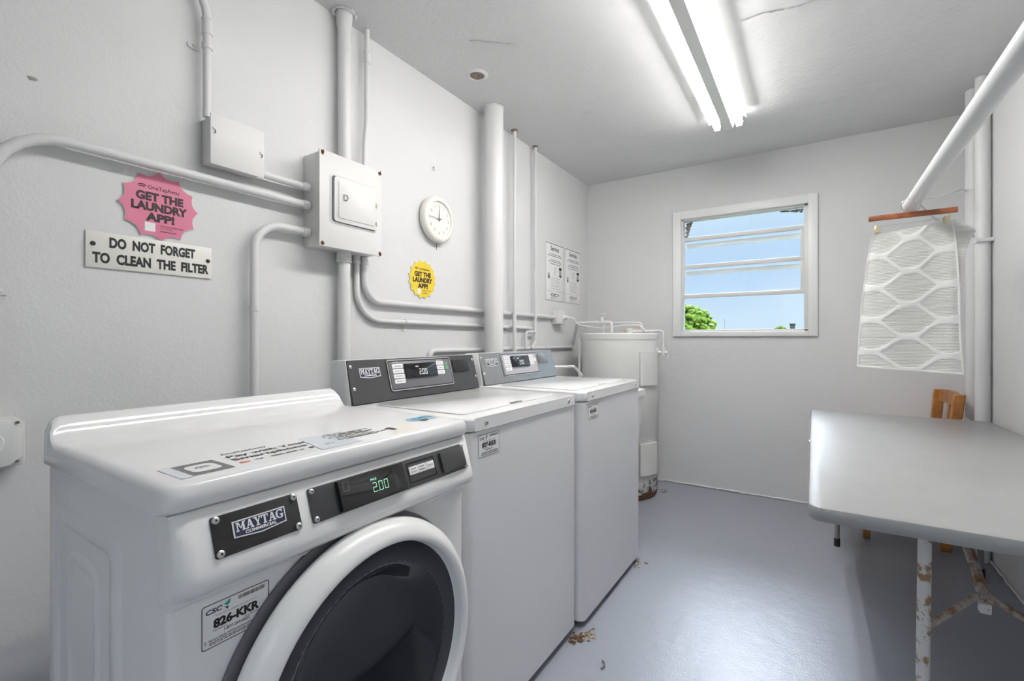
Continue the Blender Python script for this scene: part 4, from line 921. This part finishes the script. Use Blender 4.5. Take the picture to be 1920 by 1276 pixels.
fa = MB().tube(fillet([(-1.46, 2.60, .845), (-1.46, 2.60, .935), (-1.42, 2.64, .985), (-1.28, 2.72, .990), (-1.235, 2.745, .93)], .04), .0080, M['chrome'], 14)
fa.box((-1.49, 2.56, .836), (-1.43, 2.78, .860), M['chrome'], .008); fa.build('faucet', t)
for y in (2.585, 2.755): MB().lathe([(.012, 0), (.012, .03), (.022, .035), (.022, .05), (0, .055)], (-1.46, y, .858), (0, 0, 1), M['chrome'], 16).build('tap_handle', t)

# ------------------------------------------------------------------ water heater
hx, hy, hr = -1.262, 3.495, 0.286
t = thing('water_heater', (hx, hy, 0), 'white cylindrical water heater with rusted base in the back corner', 'water heater')
MB().lathe([(hr - .004, .14), (hr, .145), (hr, 1.165), (hr - .003, 1.168)], (hx, hy, 0), (0, 0, 1), M['heater'], 72).build('tank', t)
MB().lathe([(0, .0), (hr - .016, .0), (hr - .008, .012), (hr - .006, .040), (hr - .014, .044)], (hx, hy, 0), (0, 0, 1), M['rust'], 72).build('rusted_skirt', t)
MB().lathe([(0, .02), (hr - .012, .02), (hr - .008, .03), (hr - .003, .145)], (hx, hy, 0), (0, 0, 1), M['heater_base'], 72).build('base', t)
MB().lathe([(hr + .003, 1.160), (hr + .004, 1.198), (hr - .004, 1.206), (hr - .03, 1.207), (0, 1.212)], (hx, hy, 0), (0, 0, 1), M['heater'], 72).build('top', t)
def heater_cover(z0, z1, a0, a1):
    b = MB(); n = 12
    for rr_, zz0, zz1 in ((hr + .020, z0, z1),):
        ring = []
        for i in range(n + 1):
            a = math.radians(a0 + (a1 - a0) * i / n); e = .004 if i in (0, n) else 0
            ring.append([(hx + (rr_ - e) * math.cos(a), hy + (rr_ - e) * math.sin(a)), (hx + (hr - .004) * math.cos(a), hy + (hr - .004) * math.sin(a))])
        vs = []
        for q in ring: vs += [(*q[0], zz0), (*q[0], zz1), (*q[1], zz0), (*q[1], zz1)]
        fs = []
        for i in range(n):
            a, c = i * 4, i * 4 + 4; fs += [[a, c, c + 1, a + 1], [a + 1, c + 1, c + 3, a + 3], [a, a + 2, c + 2, c]]
        fs += [[0, 1, 3, 2], [n * 4, n * 4 + 2, n * 4 + 3, n * 4 + 1]]
        b.add(vs, fs, M['heater'])
    return b.build('access_cover', t, smooth=35)
heater_cover(.830, 1.070, -41, -6); heater_cover(.185, .410, -41, -6)
# relief valve, pipe over the right side
ax = V((math.cos(math.radians(5)), math.sin(math.radians(5)), 0)); vp = V((hx, hy, 1.062)) + ax * hr
b = MB().lathe([(.040, 0), (.038, .006), (.016, .008), (.016, .02)], vp, ax, M['pipe'], 20); b.cyl(vp, vp + ax * .075, .013, M['pipe'], 14); b.cyl(vp + ax * .042 - Z_ * .018, vp + ax * .042 + Z_ * .035, .016, M['pipe'], 14)
b.tube([vp + ax * .07, vp + ax * .075 - Z_ * .03, vp + ax * .072 - Z_ * .045], .005, M['pipe'], 8); b.build('relief_valve', t)
p = vp + ax * .042
MB().tube(fillet([p + Z_ * .03, V((p.x, p.y, 1.222)), V((p.x - .05, p.y, 1.224)), V((hx + .09, hy - .04, 1.218))], .03), .010, M['pipe'], 12).build('overflow_pipe', t)
MB().lathe([(.022, 0), (.022, .030), (.016, .034), (0, .034)], (hx + .145, hy - .19, 1.206), (0, 0, 1), M['pipe'], 16).build('fitting', t)
b = MB(); b.tube(fillet([(-1.46, 3.66, 1.205), (-1.46, 3.66, 1.292), (-1.14, 3.66, 1.290), (-1.14, 3.66, 1.205)], .03), .0125, M['pipe'], 14); b.build('outlet_pipe', t)
b = MB().tube([(-1.26, 3.60, 1.222), (-1.15, 3.57, 1.226), (-1.05, 3.52, 1.222)], .017, M['insul'], 12); b.build('insulation', t)
MB().tube([(hx - .262, hy - .16, .02), (hx - .262, hy - .16, 1.17)], .009, M['pipe'], 10).build('drain_line', t)

# ------------------------------------------------------------------ folding table
tx0, tx1, ty0, ty1, tz = -0.012, 0.765, 1.405, 3.335, 0.742
t = thing('folding_table', ((tx0 + tx1) / 2, (ty0 + ty1) / 2, 0), 'long grey folding table with rusty white legs along the right wall', 'table')
bm = bmesh.new()
prof = [(.016, -.037), (.004, -.037), (0, -.032), (0, -.010), (.003, -.003), (.010, 0)]
rings = []
for inn, dz in prof:
    rings.append([bm.verts.new((*p, tz + dz)) for p in rrect(tx0 + inn, ty0 + inn, tx1 - inn, ty1 - inn, .036 - inn, 7)])
n = len(rings[0])
for k in range(len(rings) - 1):
    for i in range(n): bm.faces.new([rings[k][i], rings[k][(i + 1) % n], rings[k + 1][(i + 1) % n], rings[k + 1][i]])
bm.faces.new(rings[-1]); ins = [bm.verts.new((*p, tz - .028)) for p in rrect(tx0 + .02, ty0 + .02, tx1 - .02, ty1 - .02, .016, 7)]
for i in range(n): bm.faces.new([rings[0][i], ins[i], ins[(i + 1) % n], rings[0][(i + 1) % n]])
bm.faces.new(ins[::-1])
MB().frombm(bm, M['table']).build('tabletop', t, smooth=40)
def leg_tube(p0, p1, m, foot=True, r=.0145):
    l = MB().cyl(p0, p1, r, M[m], 18).build('leg', t)
    if foot:
        d = (V(p0) - V(p1)).normalized(); MB().cyl(V(p1), V(p1) - V((0, 0, .0)) + V((0, 0, .045)) + V((d.x, d.y, 0)) * .045, r * 1.18, M['rubber'], 16).build('rubber_foot', l)
leg_tube((.250, 1.640, .712), (.236, 1.600, 0), 'legpaint'); leg_tube((.560, 1.640, .712), (.574, 1.600, 0), 'legpaint')
leg_tube((.120, 3.190, .712), (.112, 3.205, 0), 'legsteel', r=.0125); leg_tube((.675, 3.150, .712), (.690, 3.165, 0), 'legsteel', r=.0125)
for y, x0, x1, m in ((1.640, .25, .56, 'legpaint'), (3.17, .12, .675, 'legsteel')): MB().cyl((x0 - .03, y, .703), (x1 + .03, y, .703), .012, M[m], 12).build('leg_bar', t)
J = V((.385, 1.735, .478))
MB().tube([(.248, 1.622, .405), J + V((-.012, 0, 0))], .0085, M['legrust'], 10).build('brace', t)
MB().tube([(.562, 1.622, .405), J + V((.012, 0, 0))], .0085, M['legrust'], 10).build('brace', t)
u = V((.362, 2.06, .706)) - J
b = MB().tube([J, J + u * .35, J + u], .0125, M['legrust'], 8); b.build('brace', t)
b = MB().cyl(J - u.normalized() * .02, J + u.normalized() * .030, .0155, M['legrust'], 16); b.box(J - V((.012, .012, .045)), J + V((.012, .012, .0)), M['legpaint'], .004); b.build('brace_lock', t)
for x in (.14, .66):                                   # fold-out braces of the far leg pair
    MB().tube([(x, 3.18, .42), (x, 2.85, .705)], .007, M['legrust'], 8).build('brace', t)
MB().box((tx0 - .003, 2.35, tz - .030), (tx0 + .002, 2.40, tz - .012), M['steel'], .001).build('catch', t)

# ------------------------------------------------------------------ chair behind the table
t = thing('wooden_chair', (.46, 3.61, 0), 'small orange-brown wooden chair behind the far end of the table', 'chair')
cxb = 0.660
y0c, y1c = 3.445, 3.775
def sweep(path, wx, wy, name):
    b = MB(); vs = []
    for (x, y, z) in path:
        for sx_, sy_ in ((-1, -1), (1, -1), (1, 1), (-1, 1)): vs.append((x + sx_ * wx / 2, y + sy_ * wy / 2, z))
    n = len(path)
    b.add(vs, [[4 * i + j, 4 * i + (j + 1) % 4, 4 * i + 4 + (j + 1) % 4, 4 * i + 4 + j] for i in range(n - 1) for j in range(4)] + [[3, 2, 1, 0], [4 * n - 4, 4 * n - 3, 4 * n - 2, 4 * n - 1]], M['chairwood'])
    o = b.build(name, t, smooth=30); mo = o.modifiers.new('bevel', 'BEVEL'); mo.width = .006; mo.segments = 2; mo.limit_method = 'ANGLE'; return o
for y, dx in ((y0c, .0), (y1c, -.026)):
    sweep([(.610, y, 0), (.616, y, .25), (.622 + dx * .3, y, .42), (.640 + dx * .7, y, .62), (.664 + dx, y, .845), (.667 + dx, y, .862)], .050, .030, 'back_post')
for y in (y0c - .005, y1c): sweep([(.262, y - .015, 0), (.275, y, .41)], .034, .034, 'front_leg')
MB().box((.245, y0c - .02, .408), (.648, y1c + .02, .432), M['chairwood'], .008).build('seat', t)
b = MB()
path = [(y0c + .012 + (y1c - y0c - .024) * k / 10, .645 + .010 * math.sin(PI * k / 10) + .02 * (1 - k / 10)) for k in range(11)]
vs = []
for k, (y, x) in enumerate(path):
    zt_ = .857 + .014 * math.sin(PI * min(1, k / 10))
    for q in ((x - .011, .792), (x + .011, .792), (x + .011, zt_), (x - .011, zt_)): vs.append((q[0], y, q[1]))
b.add(vs, [[4 * i + j, 4 * i + (j + 1) % 4, 4 * i + 4 + (j + 1) % 4, 4 * i + 4 + j] for i in range(10) for j in range(4)] + [[3, 2, 1, 0], [40, 41, 42, 43]], M['chairwood'])
b.build('top_rail', t, smooth=30)
MB().box((.628, y0c + .012, .50), (.646, y1c - .012, .535), M['chairwood'], .004).build('lower_rail', t)
for y in (3.61,): sweep([(.636, y, .53), (.656, y, .80)], .012, .026, 'back_slat')
for y in (y0c, y1c): MB().box((.275, y - .010, .20), (.612, y + .010, .225), M['chairwood'], .003).build('stretcher', t)

# ------------------------------------------------------------------ pipes in the right back corner
t = thing('corner_pipe', (.748, 3.405, 0), 'nearer thick white pipe up the right wall beside the chair', 'pipe')
MB().cyl((.748, 3.405, 0), (.748, 3.405, ZC - .001), .0305, M['pipe'], 28).build('pipe', t)
b = MB().cyl((.748, 3.405, 1.665), (.748, 3.405, 1.690), .0345, M['pipe'], 28); b.box((.716, 3.365, 1.668), (.7825, 3.379, 1.687), M['pipe'], .003); b.build('clamp', t)
t = thing('corner_pipe', (.745, 3.535, 0), 'farther thick white pipe nearest the back corner, behind the other', 'pipe')
MB().cyl((.745, 3.555, 0), (.745, 3.555, ZC - .001), .034, M['pipe'], 28).build('pipe', t)
b = MB().cyl((.745, 3.555, 1.985), (.745, 3.555, 2.012), .0375, M['pipe'], 28); b.build('clamp', t)
MB().tube(fillet([(.706, 3.60, .735), (.702, 3.50, .733), (.704, 3.40, .722), (.714, 3.372, .712), (.716, 3.372, .700), (.706, 3.40, .700), (.704, 3.5, .713), (.704, 3.6, .715)], .01), .004, M['pipe'], 8).build('wire_tie', t)

# ------------------------------------------------------------------ hanging rod, hanger, towel
rx, rz, ry = .371, 1.768, 2.795
t = thing('hanging_rod', (rx, ry, rz), 'thick white rod slung lengthwise over the table', 'rod')
MB().cyl((rx, ry, rz), (.381, YF + .001, 1.795), .0285, M['pipe'], 28).build('rod', t)
MB().tube([(rx, ry - .19, rz), (rx, ry - .194, rz)], .0292, M['pipe'], 28).build('tape_band', t)
MB().lathe([(.029, 0), (.055, .0), (.055, .012), (.032, .02)], (.381, YF, 1.795), (0, 1, 0), M['pipe'], 24).build('wall_flange', t)
MB().tube([(rx, ry - .03, rz + .0295), (.50, 2.98, 1.84), (.7015, 3.555, 1.998)], .0045, M['wire'], 8).build('tie_wire', t)
MB().tube([(rx + .027, ry - .03, rz + .01), (.50, 3.02, 1.745), (.7125, 3.405, 1.705)], .0045, M['wire'], 8).build('tie_wire', t)
hy_ = 2.748
t = thing('clothes_hanger', (rx, hy_, rz), 'wooden clip hanger on the end of the white rod', 'hanger')
b = MB().box((.217, hy_ - .008, 1.712), (.526, hy_ + .008, 1.735), M['wood'], .002); b.build('bar', t)
b = MB(); pts = [(rx + .0345 * math.sin(a), hy_, rz - .0345 * math.cos(a) + .0) for a in [i * PI / 14 for i in range(0, 25)]]
b.tube([(rx, hy_, 1.728)] + pts, .0022, M['chrome'], 8); b.build('hook', t)
b = MB().tube([(.258, hy_ - .008, 1.684), (.490, hy_ - .008, 1.690)], .0016, M['steel'], 8)
b.tube([(.240, hy_, 1.712), (.240, hy_, 1.695), (.250, hy_ - .006, 1.685)], .002, M['steel'], 8); b.tube([(.502, hy_, 1.714), (.503, hy_, 1.70), (.492, hy_ - .006, 1.690)], .002, M['steel'], 8); b.build('clip_rail', t)
for x, z in ((.250, 1.672), (.489, 1.683)):
    b = MB()
    for ya_ in (-.0175, .0130): b.box((x - .0095, hy_ + ya_, z - .018), (x + .0095, hy_ + ya_ + .0035, z + .016), M['brass'], .001)
    b.box((x - .007, hy_ - .016, z + .009), (x + .007, hy_ + .0145, z + .014), M['brass'], .001); b.build('clip', t)

t = thing('towel', (.37, hy_, 1.35), 'white towel with raised trellis pattern clipped to the wooden hanger', 'towel')
NU, NV = 170, 240
def lerp(a, b, k): return a + (b - a) * k
def topz(u):                                            # sagging top edge between the clips
    return 1.657 - .010 * math.sin(PI * min(1, max(0, (u - .05) / .55))) + .026 * (u ** 2.2)
def tpos(u, v):
    xl = lerp(.232, .174, v ** .8) - .006 * math.sin(PI * v); xr = lerp(.508, .547, v ** .75) + .004 * math.sin(6 * v)
    if v < .07: xl += .018 * (1 - v / .07) ** 2; xr -= .006 * (1 - v / .07) ** 2
    x = lerp(xl, xr, u); zb = lerp(1.034, 1.009, u); z = lerp(topz(u), zb, v)
    f = .010 * math.sin(PI * 2.0 * u + .6) * (1 - .5 * v) + .012 * math.sin(PI * u) * v - .004 * math.sin(3 * PI * u + 2 * v)
    f += .010 * math.exp(-((u - .62) / .16) ** 2) * (1 - v) ** 2
    k = math.exp(-((1 - u) / .06) ** 2) * .010 + math.exp(-(u / .06) ** 2) * .012
    return x, hy_ - .004 - f * (min(1, v * 6 + .2)) + k * min(1, v * 5), z
def pattern(u, v):
    X = 2 * PI * (u * .345 - .172) / .262; Yp = 2 * PI * (v * .64 + .035) / .150
    F = math.cos(X) + math.cos(Yp) + .26 * (math.cos(X) - math.cos(Yp)) * math.sin(X) ** 2
    F = abs(F) / math.sqrt((24 * math.sin(X)) ** 2 + (42 * math.sin(Yp)) ** 2 + 11 ** 2)
    edge = min(u, 1 - u) * .345; eb = (1 - v) * .64
    r = math.exp(-(F / .0068) ** 4)
    h = max(r, 1.0 if min(edge, eb) < .006 else 0)
    return h * .0032
vs = []; fs = []
for j in range(NV + 1):
    for i in range(NU + 1):
        u, v = i / NU, j / NV; x, y, z = tpos(u, v); vs.append((x, y - .003 - pattern(u, v), z))
o2 = len(vs)
for j in range(NV + 1):
    for i in range(NU + 1):
        u, v = i / NU, j / NV; x, y, z = tpos(u, v); vs.append((x, y + .003, z))
W1 = NU + 1
for j in range(NV):
    for i in range(NU):
        a = j * W1 + i; fs.append([a, a + W1, a + W1 + 1, a + 1]); fs.append([o2 + a, o2 + a + 1, o2 + a + W1 + 1, o2 + a + W1])
for i in range(NU): fs.append([i, i + 1, o2 + i + 1, o2 + i]); a = NV * W1 + i; fs.append([a + 1, a, o2 + a, o2 + a + 1])
for j in range(NV): a = j * W1; fs.append([a + W1, a, o2 + a, o2 + a + W1]); a = j * W1 + NU; fs.append([a, a + W1, o2 + a + W1, o2 + a])
b = MB().add(vs, fs, M['towel']); kb = b.idx(M['towelband'])
for q in range(NU * NV):
    if pattern((q % NU + .5) / NU, (q // NU + .5) / NV) > .0016: b.mi[2 * q] = kb
b.build('front_fold', t, smooth=75)
# back layer with its loose corner standing out at the right
pl = [(.250, 1.650), (.50, 1.680), (.520, 1.682), (.547, 1.664), (.580, 1.622), (.563, 1.588), (.556, 1.555), (.535, 1.510), (.520, 1.45), (.53, 1.06), (.19, 1.06), (.23, 1.6)]
b = MB(); bm = bmesh.new(); vsb = [bm.verts.new((p[0], hy_ + .006 - .45 * max(0, p[0] - .522), p[1])) for p in pl]; bm.faces.new(vsb)
bmesh.ops.triangulate(bm, faces=bm.faces[:]); bmesh.ops.subdivide_edges(bm, edges=bm.edges[:], cuts=3, use_grid_fill=True)
r = bmesh.ops.extrude_face_region(bm, geom=bm.faces[:]); bmesh.ops.translate(bm, verts=[g for g in r['geom'] if isinstance(g, bmesh.types.BMVert)], vec=(0, .006, 0))
b.frombm(bm, M['towel']).build('back_fold', t, smooth=60)

# ------------------------------------------------------------------ small things on the floor
rr = random.Random(21)
def crumbs(name, c, n, spread, sz, m, label):
    b = MB(); 
    for k in range(n):
        a = rr.uniform(0, 2 * PI); d = spread * rr.random() ** .7; r = sz * rr.uniform(.35, 1)
        b.ball((c[0] + d * math.cos(a) * .7, c[1] + d * math.sin(a), r * .35), r, M[m], 1, (1, 1.3, .5), .35)
    return tag(b.build(name, smooth=0, loc=(c[0], c[1], 0)), label, 'debris', kind='stuff')
crumbs('rust_flakes', (-.775, 1.665, 0), 30, .040, .009, 'rust', 'brown rust flakes on the floor where the two washers meet')
crumbs('paint_flakes', (-.742, 1.715, 0), 26, .045, .009, 'debris', 'tan paint flakes spread in front of the washers')
crumbs('dirt_specks', (-.760, 2.40, 0), 14, .06, .008, 'dirt', 'dark specks on the floor by the far washer corner')
crumbs('rust_crumbs', (-.97, 3.66, 0), 16, .06, .006, 'rust', 'rust crumbs on the floor at the foot of the water heater')
tag(MB().tube([(-.640, 1.60, .003), (-.628, 1.588, .004), (-.622, 1.572, .004), (-.628, 1.556, .003)], .0028, M['gasket'], 7).build('rubber_scrap', loc=(-.63, 1.58, 0)), 'small curved grey rubber scrap lying alone on the floor', 'scrap')

# ------------------------------------------------------------------ cracks and chips in the ceiling paint
scar([(-.255, 2.24), (-.175, 2.232), (-.085, 2.262)], .006, label='ragged crack in the ceiling just right of the tube light')
scar([(-.085, 2.262), (.02, 2.262), (.12, 2.258)], .0035, label='straight crack running on across the ceiling toward the right wall')
scar([(-1.36, 1.66), (-1.335, 1.70)], .008, label='plaster blister on the ceiling near the two thin conduits', m='ceil')
scar([(-1.335, 1.70), (-1.23, 1.79), (-1.14, 1.86)], .003, label='long thin scratch in the ceiling left of the hole')
scar([(-1.17, 2.62), (-1.10, 2.66)], .004, label='short chip in the ceiling right of the thickest pipe')
scar([(-.60, 2.78), (-.54, 2.82)], .004, label='small crack in the ceiling left of the tube light')
